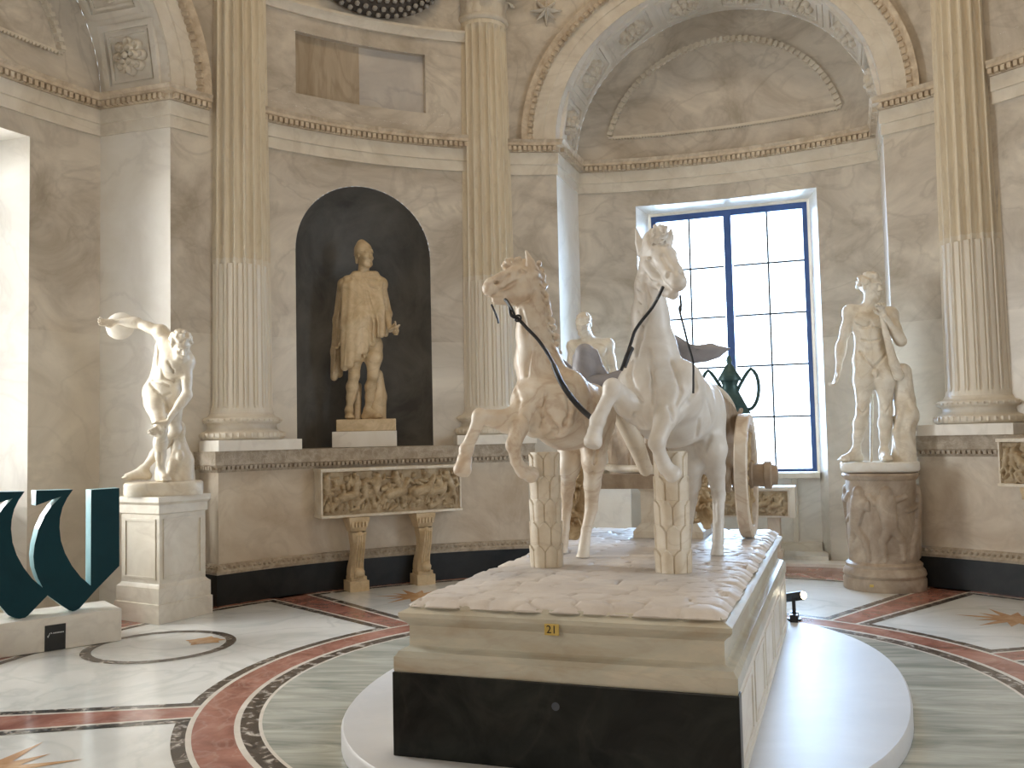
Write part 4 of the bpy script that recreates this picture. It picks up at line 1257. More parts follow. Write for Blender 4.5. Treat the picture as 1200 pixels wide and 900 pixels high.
def hand(S, wr, el, tip, thumb, s, curl=.5, spread=1.0):
    "palm from the wrist toward tip, five unequal fingers bending to the palm side, thumb off the side"
    d = unit(np.asarray(tip) - wr); th = np.asarray(thumb, float); th = unit(th - d * (th @ d)); pn = unit(np.cross(d, th))
    L = .10 * s
    S.cap(wr, wr + d * L * .5, .022 * s, .030 * s, .012 * s, (pn, 1.5))
    S.cap(wr + d * L * .5, wr + d * L * .85, .033 * s, .036 * s, .012 * s, (pn, 2.0))
    for i, (o, ln) in enumerate(((1.5, .072), (.5, .080), (-.5, .075), (-1.5, .058))):
        b = wr + d * L * .92 + th * o * .0195 * s * spread
        dd = unit(d + th * o * .07 * spread)
        c = curl * (1 + .12 * (i - 1.5))
        k1 = b + (dd * math.cos(c * .6) + pn * math.sin(c * .6)) * ln * .45 * s
        k2 = k1 + (dd * math.cos(c * 1.5) + pn * math.sin(c * 1.5)) * ln * .33 * s
        k3 = k2 + (dd * math.cos(c * 2.3) + pn * math.sin(c * 2.3)) * ln * .25 * s
        S.chain([b, k1, k2, k3], [.0098 * s, .0093 * s, .0085 * s, .0072 * s], .005 * s)
    t0 = wr + d * L * .35 + th * .026 * s
    t1 = t0 + unit(th * .75 + d * .8 + pn * .25) * .042 * s; t2 = t1 + unit(th * .25 + d + pn * .45) * .034 * s
    S.chain([t0, t1, t2], [.014 * s, .0115 * s, .009 * s], .008 * s)

def foot(S, an, d, s):
    d = unit(A3(d[0], d[1], 0)); z = an[2] - .085 * s; side = A3(-d[1], d[0], 0)
    heel = A3(an[0], an[1], z + .030 * s) - d * .035 * s
    ball = A3(an[0], an[1], z + .024 * s) + d * .125 * s
    S.cap(an, heel, .034 * s, .030 * s, .03 * s)
    S.cap(heel, ball, .030 * s, .026 * s, .03 * s); S.cap(an, ball + A3(0, 0, .006 * s), .034 * s, .024 * s, .03 * s)
    S.cap(ball - side * .022 * s, ball + side * .022 * s, .022 * s, .02 * s, .02 * s)
    for i in range(5):
        b = ball + side * (i - 2) * .017 * s + A3(0, 0, -.006 * s)
        S.cap(b, b + d * (.045 - .006 * abs(i - 1)) * s, .012 * s, .0095 * s, .006 * s)

def head(S, c, look, up, s, hair='curls', seed=1):
    f = unit(look); u = unit(np.asarray(up) - f * (np.asarray(up) @ f)); r = np.cross(f, u)
    P = lambda x, y, z: c + (r * x + f * y + u * z) * s
    S.ell(P(0, -.012, .030), A3(.074, .094, .082) * s, (u, r), .02 * s)
    S.ell(P(0, .032, -.030), A3(.056, .058, .085) * s, (u, r), .03 * s)
    S.cap(P(-.03, .055, -.085), P(.03, .055, -.085), .022 * s, .022 * s, .025 * s)
    S.ell(P(0, .074, -.098), A3(.018, .016, .016) * s, (u, r), .014 * s)
    S.cap(P(0, .088, .022), P(0, .108, -.020), .0085 * s, .0135 * s, .009 * s)            # nose
    S.cap(P(-.012, .094, -.024), P(.012, .094, -.024), .008 * s, .008 * s, .006 * s)
    for q in (-1, 1):
        S.cap(P(.012 * q, .092, .034), P(.048 * q, .072, .032), .0085 * s, .0075 * s, .010 * s)   # brow
        S.ell(P(.029 * q, .094, .012), A3(.017, .014, .0115) * s, (u, r), .006 * s, 'sub')
        S.ell(P(.029 * q, .078, .011), A3(.0125, .011, .0085) * s, (u, r), .003 * s)
        S.ell(P(.040 * q, .062, -.022), A3(.020, .02, .018) * s, (u, r), .015 * s)
        S.ell(P(.074 * q, -.004, -.002), A3(.008, .018, .030) * s, (u, r), .005 * s)             # ears
        S.cap(P(.002 * q, .092, -.052), P(.019 * q, .083, -.054), .0068 * s, .004 * s, .003 * s)
        S.cap(P(.002 * q, .089, -.065), P(.016 * q, .082, -.064), .0078 * s, .004 * s, .003 * s)
    S.cap(P(-.02, .098, -.0585), P(.02, .098, -.0585), .0035 * s, .0035 * s, .003 * s, None, 'sub')
    g = np.random.default_rng(seed)
    if hair == 'curls':
        for _ in range(120):
            a = g.uniform(-PI, PI); b = g.uniform(-.25, 1.35)
            d = A3(math.cos(b) * math.sin(a), math.cos(b) * math.cos(a), math.sin(b))
            if d[1] > .55 and d[2] < .55: continue
            if d[2] < -.05 and d[1] > -.1: continue
            q = P(d[0] * .082, d[1] * .100 - .012, d[2] * .092 + .028)
            t = unit(g.normal(size=3)) * .012 * s
            S.cap(q - t, q + t, g.uniform(.012, .018) * s, g.uniform(.009, .014) * s, .005 * s)
    elif hair == 'short':
        for _ in range(150):
            a = g.uniform(-PI, PI); b = g.uniform(-.3, 1.45)
            d = A3(math.cos(b) * math.sin(a), math.cos(b) * math.cos(a), math.sin(b))
            if d[1] > .6 and d[2] < .6: continue
            if d[2] < -.1 and d[1] > -.2: continue
            q = P(d[0] * .076, d[1] * .095 - .012, d[2] * .085 + .028)
            S.ell(q, A3(.012, .012, .009) * s, None, .004 * s)
    return P

def limb(S, a, b, c, r, s, bulge=0, k=.03):
    S.cap(a, b, r[0] * s, r[1] * s, k * s); S.cap(b, c, r[1] * s, r[2] * s, k * s)
    S.ell(b, A3(1, 1, 1) * r[1] * 1.06 * s, None, .02 * s)

def nude(J, s, hair='curls', seed=1, torso=True, feet=True, hands=True):
    S = Sculpt()
    f = unit(J.get('front', A3(0, -1, 0)))
    shc = (J['shL'] + J['shR']) / 2; hpc = (J['hpL'] + J['hpR']) / 2
    ux = unit(J['shR'] - J['shL']); up = unit(shc - hpc); fr = J.get('chest', f); fr = unit(np.asarray(fr) - ux * (np.asarray(fr) @ ux))
    hx = unit(J['hpR'] - J['hpL'])
    chest = shc - up * .125 * s; waist = hpc + (shc - hpc) * .38
    S.ell(chest, A3(.150, .108, .175) * s, (up, ux), .03 * s)
    S.ell(shc - up * .03 * s, A3(.165, .075, .07) * s, (up, ux), .05 * s)
    S.ell(waist, A3(.122, .090, .13) * s, (up, ux), .06 * s)
    S.ell(hpc + up * .02 * s, A3(.150, .105, .105) * s, (up, hx), .06 * s)
    S.cap(waist - ux * .105 * s, hpc - hx * .118 * s + up * .05 * s, .03 * s, .045 * s, .05 * s); S.cap(waist + ux * .105 * s, hpc + hx * .118 * s + up * .05 * s, .03 * s, .045 * s, .05 * s)
    for q in (-1, 1):
        S.ell(chest + ux * .068 * q * s + fr * .082 * s + up * .055 * s, A3(.075, .030, .058) * s, (up, ux), .02 * s)
        for j, z in enumerate((-.075, -.125, -.175)):
            S.ell(chest + ux * .034 * q * s + fr * (.082 - .004 * j) * s + up * z * s, A3(.032, .024, .026) * s, (up, ux), .014 * s)
        S.ell(hpc + hx * .07 * q * s - fr * .07 * s - up * .04 * s, A3(.08, .075, .085) * s, (up, hx), .04 * s)
    S.cap(shc - up * .02 * s, J['head'] - unit(J['head'] - shc) * .06 * s, .060 * s, .052 * s, .04 * s)
    for q, nm in ((-1, 'L'), (1, 'R')):
        S.cap(shc - up * .03 * s, J['sh' + nm] - up * .012 * s, .072 * s, .052 * s, .04 * s)
        S.cap(shc + up * .05 * s, J['sh' + nm] + up * .01 * s, .042 * s, .045 * s, .04 * s)      # trapezius
        S.ell(J['sh' + nm] + ux * q * .008 * s, A3(.058, .058, .064) * s, (up, ux), .04 * s)
        sh, el, wr = J['sh' + nm], J['el' + nm], J['wr' + nm]
        limb(S, sh, el, wr, (.047, .037, .025), s)
        d = unit(el - sh); S.ell(sh + (el - sh) * .5 + fr * .012 * s, A3(.040, .044, .09) * s, (d, ux), .03 * s)
        d2 = unit(wr - el); S.ell(el + (wr - el) * .25, A3(.042, .042, .075) * s, (d2, fr), .03 * s)
        hp, kn, an = J['hp' + nm], J['kn' + nm], J['an' + nm]
        mid = hp + (kn - hp) * .35 + fr * .012 * s
        S.chain([hp, mid, kn], [.088 * s, .082 * s, .050 * s], .04 * s)
        S.ell(kn + f * .012 * s, A3(.046, .048, .055) * s, (unit(hp - kn), hx), .02 * s)
        S.chain([kn, kn + (an - kn) * .32 - f * .014 * s, kn + (an - kn) * .62, an], [.046 * s, .055 * s, .041 * s, .029 * s], .03 * s)
        if feet: foot(S, an, J['ft' + nm], s)
        if hands and ('hd' + nm) in J:
            hand(S, wr, el, J['hd' + nm], J.get('th' + nm, f), s, J.get('cu' + nm, .5))
    S.ell(hpc - up * .085 * s + fr * .098 * s, A3(.022, .024, .03) * s, (up, hx), .02 * s)
    S.cap(hpc - up * .075 * s + fr * .105 * s, hpc - up * .115 * s + fr * .118 * s, .013 * s, .011 * s, .012 * s)
    head(S, J['head'], J['look'], J.get('hup', up), s, hair, seed)
    return S

class View:
    "figure space seen from the camera: X to the right, Y away, Z up, metres; origin under the feet"
    def __init__(s, org, x0, y0):
        s.o = np.asarray(org, float); d = s.o - EYE; d[2] = 0; s.Yd = unit(d); s.Xd = A3(s.Yd[1], -s.Yd[0], 0)
        s.m = ((s.o - EYE) @ FW) / F_PX; s.x0, s.y0 = x0, y0
    def at(s, x, y, dy=0.0):
        "photo pixel to figure space, at dy behind the figure's own plane"
        d = ray(x, y); t = ((s.o - EYE) @ s.Yd + dy) / (d @ s.Yd); q = EYE + d * t - s.o
        return A3(q @ s.Xd, q @ s.Yd, q[2])
    def xf(s, V): return s.o + V[:, :1] * s.Xd + V[:, 1:2] * s.Yd + V[:, 2:3] * A3(0, 0, 1)
    def w(s, q): return s.o + q[0] * s.Xd + q[1] * s.Yd + q[2] * A3(0, 0, 1)

def sculpt_obj(name, S, h, view, m, parent=None, cut_z=None):
    return link_mesh(name, S.mesh(name, h, view.xf if view else None, cut_z), m, parent)
# ================================================================== statues
VH = .0075
# ---- discus thrower
dv = cc + A3(0, 0, ztop)
vw = View(dv, 186, 578)
a = vw.at
fz = a(186, 564)[2]
st = thing('discus_thrower_statue', 'white marble nude discus thrower bending low with the disc swung back behind him', 'statue', dv)
m = MB()
rows = []
for o, z in ((0, .001), (.004, .02), (.004, fz - .02), (-.008, fz - .004)):
    rows.append([vw.w(A3((.345 + o) * math.copysign(abs(math.cos(t)) ** .55, math.cos(t)), (.26 + o) * math.copysign(abs(math.sin(t)) ** .55, math.sin(t)), z)) for t in np.linspace(0, 2 * PI, 49)[:-1]])
m.grid(rows, close_v=True); b_ = len(m.v); m.f += [tuple(range(b_ - 48, b_)), tuple(range(b_ - 192, b_ - 144))]; m.m += [0, 0]
m.build('statue_plinth', MT['statue'], st, smooth=40)
s = 1.10
J = dict(front=A3(.3, -1, 0), chest=A3(.45, -.9, -.25), head=a(212, 405, -.22), look=A3(.25, -.75, -.62), hup=A3(.05, -.55, .8),
         shL=a(189, 390, -.02), elL=a(160, 378, .10), wrL=a(137, 377, .14), hdL=a(124, 378, .12), thL=A3(0, -.6, -1), cuL=.5,
         shR=a(219, 424, -.12), elR=a(219, 463, -.16), wrR=a(195, 495, -.22), hdR=a(182, 506, -.24), thR=A3(-.3, -.4, 1), cuR=.35,
         hpL=a(180, 462, .06), hpR=a(199, 468, .0), knL=a(189, 503, -.20), knR=a(205, 503, .0),
         anL=a(188, 555, -.06), anR=a(168, 552, .16), ftL=A3(.35, -1, 0), ftR=A3(-1, .1, 0))
J['anL'][2] = fz + .085 * s; J['anR'][2] = fz + .10 * s
S = nude(J, s, 'curls', 3)
S.ell(a(205, 428, -.13), A3(.125, .085, .115), None, .05)
for pts, r in (([(189, 432), (192, 443), (203, 446), (214, 442)], .010), ([(171, 440), (179, 446), (189, 448), (198, 452)], .011), ([(176, 449), (183, 458), (191, 465), (199, 462)], .010),
               ([(193, 467), (195, 480), (194, 491)], .012), ([(197, 424), (203, 434), (204, 444)], .008), ([(183, 398), (186, 412), (185, 428)], .009), ([(184, 500), (189, 508), (193, 500)], .006), ([(187, 510), (188, 530), (188, 545)], .006)):
    S.carve(pts, r, 7.0, 11.0, k=.02, view=vw)
body = sculpt_obj('body', S, VH, vw, MT['statue'], st)
S = Sculpt()
S.chain([a(214, 566, .10), a(216, 540, .10), a(208, 512, .08), a(206, 495, .06)], [.12, .085, .06, .055], .03)
for k in range(9): S.ell(a(207 + rng.uniform(-6, 7), 545 - k * 5.5, .02 + rng.uniform(-.02, .03)), A3(.035, .03, .055), None, .012)
S.cap(a(196, 566, .06), a(204, 535, .06), .05, .035, .03)
sculpt_obj('tree_trunk', S, .01, vw, MT['statue'], st, fz - .03)
c = a(141, 382, .155); ax_ = unit(A3(-.25, -1, .1)); e1_ = unit(np.cross(ax_, A3(0, 0, 1))); e2_ = np.cross(ax_, e1_)
m = MB(); R_ = 16.5 * vw.m
m.grid([[vw.w(c + (e1_ * math.cos(t) + e2_ * math.sin(t)) * r + ax_ * z) for t in np.linspace(0, 2 * PI, 41)[:-1]] for r, z in ((.002, -.018), (R_ * .5, -.017), (R_ * .95, -.006), (R_, 0), (R_ * .95, .006), (R_ * .5, .017), (.002, .018))], close_v=True)
m.build('discus', MT['statue_white'], st, smooth=40)

# ---- nude youth with a stump and crook on the drum
yv = dc + A3(0, 0, 1.155)
vw = View(yv, 1031, 557); a = vw.at
fz = a(1031, 541)[2]
st = thing('nude_youth_statue', 'nude curly haired youth statue leaning on a tree stump right of the window', 'statue', yv)
m = MB()
rows = [[vw.w(A3((.375 + o) * math.copysign(abs(math.cos(t)) ** .75, math.cos(t)), (.30 + o) * math.copysign(abs(math.sin(t)) ** .75, math.sin(t)), z)) for t in np.linspace(0, 2 * PI, 49)[:-1]] for o, z in ((-.03, .001), (-.01, .012), (0, .03), (0, fz - .01), (-.01, fz))]
m.grid(rows, close_v=True); b_ = len(m.v); m.f += [tuple(range(b_ - 48, b_)), tuple(range(b_ - 240, b_ - 192))]; m.m += [0, 0]
m.build('statue_plinth', MT['statue_white'], st, smooth=40)
s = 1.20
J = dict(front=A3(.1, -1, 0), chest=A3(.1, -1, .05), head=a(1020, 337, -.02), look=A3(.75, -.62, -.12),
         shL=a(997, 366, 0), elL=a(986, 405, .03), wrL=a(982.5, 434, -.02), hdL=a(979, 448, -.04), thL=A3(.4, -1, 0), cuL=.6,
         shR=a(1043, 369, .02), elR=a(1056, 400, -.08), wrR=a(1037, 372, -.17), hdR=a(1030, 357, -.16), thR=A3(-1, -.2, 0), cuR=1.2,
         hpL=a(1013, 426, 0), hpR=a(1036, 427, 0), knL=a(1011, 481, -.05), knR=a(1038, 481, -.03),
         anL=a(1003, 528, .02), anR=a(1036, 529, .0), ftL=A3(-.75, -.7, 0), ftR=A3(.15, -1, 0))
J['anL'][2] = fz + .088 * s; J['anR'][2] = fz + .088 * s
S = nude(J, s, 'curls', 8)
for pts, r in (([(1004, 380), (1011, 384), (1018, 382), (1020, 378), (1023, 383), (1032, 384)], .008), ([(1019, 372), (1020, 392), (1021, 412)], .008), ([(1008, 412), (1015, 422), (1024, 430), (1033, 422), (1040, 412)], .010),
               ([(1024, 438), (1025, 456), (1024, 470)], .012), ([(1006, 478), (1011, 485), (1016, 478)], .007), ([(1033, 477), (1038, 484), (1043, 476)], .007), ([(1010, 398), (1019, 400), (1030, 398)], .006)):
    S.carve(pts, r, 7.5, 12.0, k=.018, view=vw)
sculpt_obj('body', S, VH, vw, MT['statue'], st)
S = Sculpt()
S.chain([a(1059, 541, .02), a(1060, 500, .02), a(1060, 470, .02), a(1057, 436, .02)], [.125, .10, .10, .092], .03)
S.ell(a(1067, 487, -.02), A3(.085, .10, .12), None, .03)
S.chain([a(1055, 535, -.07), a(1050, 505, -.06), a(1062, 470, -.06), a(1066, 445, -.02)], [.03, .035, .03, .025], .012)
S.chain([a(1072, 530, -.03), a(1064, 505, -.08), a(1071, 480, -.09), a(1060, 455, -.06)], [.022, .026, .022, .02], .01)
S.cap(a(1040, 489, .0), a(1056, 492, .04), .02, .03, .02)
sculpt_obj('tree_stump', S, .01, vw, MT['statue'], st, fz - .03)
S = Sculpt()
S.chain([a(1031, 362, -.17), a(1038, 390, -.16), a(1047, 425, -.13), a(1053, 440, -.09)], [.020, .030, .045, .055], .02)
sculpt_obj('crook', S, .008, vw, MT['statue'], st)
m = MB(); m.tube([vw.w(a(1022, 462, .06)), vw.w(A3(a(1021, 540, .06)[0], .06, fz - .01))], [.018, .014], 8); m.tube([vw.w(a(1012, 455, .03)), vw.w(a(1022, 464, .06))], .016, 8)
m.build('strut', MT['statue'], st, smooth=50)

# ---- cloaked and helmeted youth in the dark niche
nv_ = loc3(N1, 5.30, 0.0, ZD)
for _ in range(5):
    U, V = frame(N1); q = nv_ + A3(0, 0, .3)
    x_ = 600 + F_PX * ((q - EYE) @ RT) / ((q - EYE) @ FW); nv_ = nv_ + V * (427 - x_) * ((q - EYE) @ FW) / F_PX / .95
vw = View(nv_, 427, 523); a = vw.at
z1_ = a(427, 505.5)[2]; z2_ = a(427, 491.5)[2]
st = thing('cloaked_youth_statue', 'tan marble youth in a short cloak and helmet standing in the dark niche', 'statue', nv_)
m = MB()
m.box(nv_ + A3(0, 0, z1_ / 2 + .0015), vw.Xd * .36, vw.Yd * .25, (0, 0, z1_ / 2 - .0015)); m.build('lower_plinth', MT['white'], st, bevel=.004)
m = MB(); m.box(nv_ + A3(0, 0, (z1_ + z2_) / 2) + vw.Xd * .02, vw.Xd * .335, vw.Yd * .23, (0, 0, (z2_ - z1_) / 2 - .0005)); m.build('statue_plinth', MT['statue_tan'], st, bevel=.012)
s = 1.20; fz = z2_
J = dict(front=A3(.2, -1, 0), chest=A3(.15, -1, .05), head=a(427, 300, -.03), look=A3(.62, -.78, -.05),
         shL=a(404, 334, .0), elL=a(398, 372, .05), wrL=a(398, 395, -.02), hdL=a(396, 409, -.05), thL=A3(.5, -1, 0), cuL=.9,
         shR=a(446, 333, .0), elR=a(452, 368, .04), wrR=a(457, 386, -.14), hdR=a(463, 387, -.2), thR=A3(0, -.3, 1), cuR=.9,
         hpL=a(415, 406, 0), hpR=a(438, 407, 0), knL=a(415, 440, -.08), knR=a(437, 440, -.05),
         anL=a(409, 481, .0), anR=a(431, 482, .06), ftL=A3(.05, -1, 0), ftR=A3(.8, -.6, 0))
J['anL'][2] = fz + .088 * s; J['anR'][2] = fz + .088 * s
S = nude(J, s, 'short', 5)
sculpt_obj('body', S, VH, vw, MT['statue_tan'], st)
S = Sculpt()      # cloak: flattened folds from the shoulders to a slanting hem
fl = (unit(A3(.1, 1, 0)), 1.35)
S.cap(a(408, 330, -.02), a(445, 331, -.02), .075, .075, .04)
S.cap(a(416, 322, -.03), a(440, 322, -.05), .045, .045, .04)
top = [(405, 336), (412, 334), (420, 333), (428, 333), (436, 333), (443, 334)]
hem = [(404, 430), (410, 427), (418, 419), (427, 411), (436, 402), (447, 391)]
for k, (t_, h_) in enumerate(zip(top, hem)):
    mid = ((t_[0] * .5 + h_[0] * .5), (t_[1] * .5 + h_[1] * .5))
    d = -.115 - .02 * math.sin(k * 1.2) - .03 * math.sin(PI * k / 5)
    S.chain([a(*t_, d * .7), a(*mid, d - .03), a(*h_, d - .01)], [.052, .056, .048], .035, fl)
for k in range(7):     # thin raised pleats
    x0, x1 = 408 + k * 5.2, 404 + k * 6.6; yb = 428 - k * 5.6
    S.chain([a(430 - (6 - k) * 2.2, 336, -.14), a((x0 + x1) / 2 + 2, 378, -.195), a(x1, yb, -.165)], [.008, .013, .014], .012)
S.chain([a(401, 335, .02), a(396, 375, .07), a(393, 412, .07), a(391.5, 442, .06)], [.06, .06, .055, .045], .04, (unit(A3(.5, 1, 0)), 1.3))
S.chain([a(403, 340, .09), a(399, 395, .12), a(397, 438, .11)], [.06, .06, .05], .04)
S.chain([a(400, 342, -.03), a(395, 385, 0), a(391, 438, .03)], [.014, .018, .016], .012)
S.cap(a(414, 329, -.11), a(443, 337, -.13), .020, .018, .015); S.cap(a(413, 326, -.09), a(441, 328, -.11), .018, .016, .012)
S.chain([a(448, 336, .05), a(455, 368, .06), a(452, 392, .03)], [.05, .045, .03], .03)
sculpt_obj('cloak', S, VH, vw, MT['statue_tan'], st)
S = Sculpt()
hc_ = J['head']
S.ell(hc_ + A3(-.015, .02, .065), A3(.105, .118, .11), None, .03); S.ell(hc_ + A3(-.03, .05, .135), A3(.06, .075, .07), None, .03)
S.cap(hc_ + A3(-.09, -.02, .045), hc_ + A3(.085, -.085, .04), .022, .018, .015); S.cap(hc_ + A3(-.085, .03, .03), hc_ + A3(-.085, .03, -.07), .03, .02, .02)
sculpt_obj('helmet', S, VH, vw, MT['statue_tan'], st)
S = Sculpt()
S.chain([a(440, 492, .12), a(443, 465, .11), a(441, 440, .09)], [.125, .10, .08], .03); S.cap(a(418, 490, .12), a(420, 452, .10), .05, .04, .03)
sculpt_obj('tree_stump', S, .01, vw, MT['statue_tan'], st, fz - .02)
S = Sculpt(); S.chain([a(457, 388, -.2), a(464, 384, -.24), a(468, 381, -.24)], [.02, .024, .012], .01); S.cap(a(463, 377, -.22), a(465, 391, -.22), .012, .012, .01)
sculpt_obj('sword_hilt', S, .006, vw, MT['gilt'], st)

# ---- athlete with bowed head standing behind the horses
av = PA(4.72, -1.20, 0)
for _ in range(6):
    q = av + A3(0, 0, 1.3); x_ = 600 + F_PX * ((q - EYE) @ RT) / ((q - EYE) @ FW); av = av + VA * (706 - x_) * ((q - EYE) @ FW) / F_PX
vw = View(av, 705, 556); a = vw.at
zt_ = a(706, 556)[2]
ap = thing('block_pedestal', 'plain stone pedestal with a dark top slab behind the horses, under the bowed athlete', 'pedestal', (av[0], av[1], .045))
m = MB(); m.box(av + A3(.0, 0, zt_ / 2 - .03), vw.Xd * .31, vw.Yd * .27, (0, 0, zt_ / 2 - .075)); m.build('body', MT['white'], ap, bevel=.006)
m = MB(); m.box(av + A3(0, 0, zt_ - .07), vw.Xd * .36, vw.Yd * .31, (0, 0, .069)); m.build('top_slab', MT['cylinder'], ap, bevel=.01)
m = MB(); m.box(av + A3(0, 0, .10), vw.Xd * .34, vw.Yd * .30, (0, 0, .053)); m.build('foot_moulding', MT['white'], ap, bevel=.01)
s = 1.17; fz = 0.06
o_ = av + A3(0, 0, zt_); vw = View(o_, 705, 556); a = vw.at
st = thing('bowed_athlete_statue', 'pale nude athlete statue with bowed head, half hidden between the two horses', 'statue', o_)
m = MB(); m.box(o_ + A3(0, 0, .03), vw.Xd * .30, vw.Yd * .25, (0, 0, .0295)); m.build('statue_plinth', MT['statue'], st, bevel=.01)
J = dict(front=A3(-.1, -1, 0), chest=A3(-.15, -1, .1), head=a(684, 380, -.12), look=A3(-.25, -.85, -.5), hup=A3(0, -.4, 1),
         shL=a(672, 406, -.03), elL=a(668, 438, .02), wrL=a(674, 460, -.15), hdL=a(684, 468, -.2), thL=A3(0, -.3, 1), cuL=.6,
         shR=a(712, 404, .0), elR=a(720, 438, .05), wrR=a(708, 460, -.12), hdR=a(697, 466, -.18), thR=A3(0, -.3, 1), cuR=.6,
         hpL=a(692, 462, .0), hpR=a(712, 462, .0), knL=a(695, 505, -.05), knR=a(716, 506, .02),
         anL=a(697, 546, 0), anR=a(718, 546, .08), ftL=A3(-.2, -1, 0), ftR=A3(.6, -.8, 0))
J['anL'][2] = fz + .088 * s; J['anR'][2] = fz + .088 * s
S = nude(J, s, 'short', 4)
sculpt_obj('body', S, .009, vw, MT['statue'], st)
# ================================================================== the two-horse chariot group
HU = lambda x, y, u: at_u(x, y, u)
def mp(u):                 # metres per photo pixel near the pedestal axis at depth u
    return ((PA(u, .1, 1.3) - EYE) @ FW) / F_PX

def hoof(S, ft, bot, r, flat):
    S.cap(ft, bot, r * .92, r * 1.22, .006)
    d = unit(bot - ft)
    if bot[2] > TOPZ + .15: S.ell(bot + d * (r * .75 + .20), A3(.2, .2, .2), None, .004, 'sub')
    S.cap(ft - d * r * .1, ft - d * r * .05, r * 1.02, r * 1.02, .004)

def leg(S, pts, k=.02):
    "pts: (px, py, u, r_px)"
    P = [HU(x, y, u) for x, y, u, r in pts]; R = [r * mp(u) for x, y, u, r in pts]
    S.chain(P, R, k)
    return P, R

# ---- palm trunk supports
def palm(px, py_bot, u, ztop, rb, label):
    c = HU(px, py_bot, u); c[2] = TOPZ
    o = thing('palm_trunk_support', label, 'support', c, 0, 'palm trunk supports under the horses')
    Hh = ztop - c[2]; tiers = 5; nz, na = 240, 128
    rows = []
    for i in range(nz + 1):
        z = i / nz; tt = z * tiers; k = min(int(tt), tiers - 1); t = tt - k
        row = []
        for j in range(na):
            a = j / na * 8 + (.5 if k % 2 else 0); cell = a - math.floor(a); q = abs(cell - .5) * 2
            lim = 1 - .30 * q ** 1.6                          # pointed leaf plate outline
            r = rb * (1 - .10 * z)
            if t < lim:
                edge = min((1 - q) * .5, (lim - t) * .9)
                r *= 1.0 + .075 * t - (.10 if edge < .035 else 0) + .02 * (1 - q * q)
            else:
                a2 = a + .5; c2_ = a2 - math.floor(a2); q2 = abs(c2_ - .5) * 2
                r *= .97 + .02 * (1 - q2 * q2)
            r *= 1.02 - .05 * math.cos(8 * 2 * PI * j / na) * .3
            row.append((c[0] + r * math.cos(2 * PI * j / na), c[1] + r * math.sin(2 * PI * j / na), c[2] + z * Hh))
        rows.append(row)
    m = MB(); m.grid(rows, close_v=True, flip=True)
    n = len(m.v); m.f += [tuple(range(n - na, n)), tuple(range(na - 1, -1, -1))]; m.m += [0, 0]
    m.build('leaf_trunk', MT['statue'], o, smooth=32)
    return o
palm(641, 665, -.60, 1.50, .094, 'palm trunk support carved with pointed leaves under the left horse')
palm(789.5, 671, -.68, 1.495, .098, 'palm trunk support carved with pointed leaves under the right horse')

hv = .0065
# ---- right horse
hr = thing('rearing_horse', 'pale marble horse rearing in front of the window, right one of the pair', 'horse statue', HU(815, 652, .07) * A3(1, 1, 0) + A3(0, 0, TOPZ))
S = Sculpt()
def E_(x, y, u, rx, ry, rz, k=.04):
    m_ = mp(u); S.ell(HU(x, y, u), A3(rx * m_, ry * m_, rz * m_), (A3(0, 0, 1), VA), k)
leg(S, [(768, 464, -.70, 39), (788, 476, -.40, 46), (808, 480, -.02, 38)], .05)
E_(746, 462, -.70, 25, 30, 36); E_(799, 458, -.66, 27, 32, 36)
E_(756, 478, -.80, 19, 18, 26); E_(784, 474, -.80, 19, 18, 26)
E_(820, 482, .02, 28, 36, 38); E_(796, 484, .05, 26, 34, 36)
leg(S, [(770, 446, -.64, 36), (765, 410, -.65, 27), (762, 370, -.67, 20.5), (762, 335, -.69, 17), (766, 302, -.69, 16)], .04)
leg(S, [(768, 290, -.71, 16), (779, 306, -.79, 14), (789, 321, -.89, 11.5), (794, 331, -.94, 11)], .02)
leg(S, [(765, 312, -.73, 15), (772, 325, -.78, 12), (782, 340, -.86, 8), (789, 345, -.90, 6.5)], .015)
leg(S, [(764, 281, -.70, 11), (772, 277, -.70, 10)], .02)
S.cap(HU(757, 300, -.74), HU(765, 293, -.80), 3.6 * mp(-.75), 3.6 * mp(-.8), .008); S.cap(HU(783, 289, -.80), HU(790, 297, -.76), 3.8 * mp(-.75), 3.6 * mp(-.8), .008)
S.ell(HU(759.5, 303, -.81), A3(3.2, 3.2, 2.8) * mp(-.8), None, .004); S.ell(HU(790.5, 299, -.81), A3(3, 3, 2.6) * mp(-.8), None, .004)
S.ell(HU(783, 323, -1.0), A3(5, 8, 5) * mp(-1), None, .008, 'sub'); S.ell(HU(800, 321, -.99), A3(3, 7, 4) * mp(-1), None, .008, 'sub')
S.cap(HU(777, 337, -.97), HU(800, 339, -.99), .004, .004, .005, None, 'sub'); S.cap(HU(784, 338, -1.0), HU(800, 340, -1.0), .006, .006, .005, None, 'sub')
for sx in (-1, 1):
    b, t = (HU(752, 297, -.67), HU(745.5, 269, -.66)) if sx < 0 else (HU(783, 285, -.69), HU(786.5, 269, -.68))
    S.chain([b, (b * .55 + t * .45), t], [5.6 * mp(-.7), 5 * mp(-.7), 1.6 * mp(-.7)], .008)
    S.cap(b * .7 + t * .3 - UA * .035, b * .25 + t * .75 - UA * .022, .010, .004, .006, None, 'sub')
g = np.random.default_rng(5)
for k in range(26):
    x, y = g.uniform(762, 782), g.uniform(266, 286); q = HU(x, y, -.70 - .1 * g.random()); d = unit(g.normal(size=3)) * .016
    S.cap(q - d, q + d, .013, .009, .006)
for k in range(12):      # crest of the mane
    q = HU(757 - k * .6 + 2 * (k % 2), 285 + k * 11, -.58 + .006 * k); S.ell(q, A3(.024, .035, .034), None, .012)
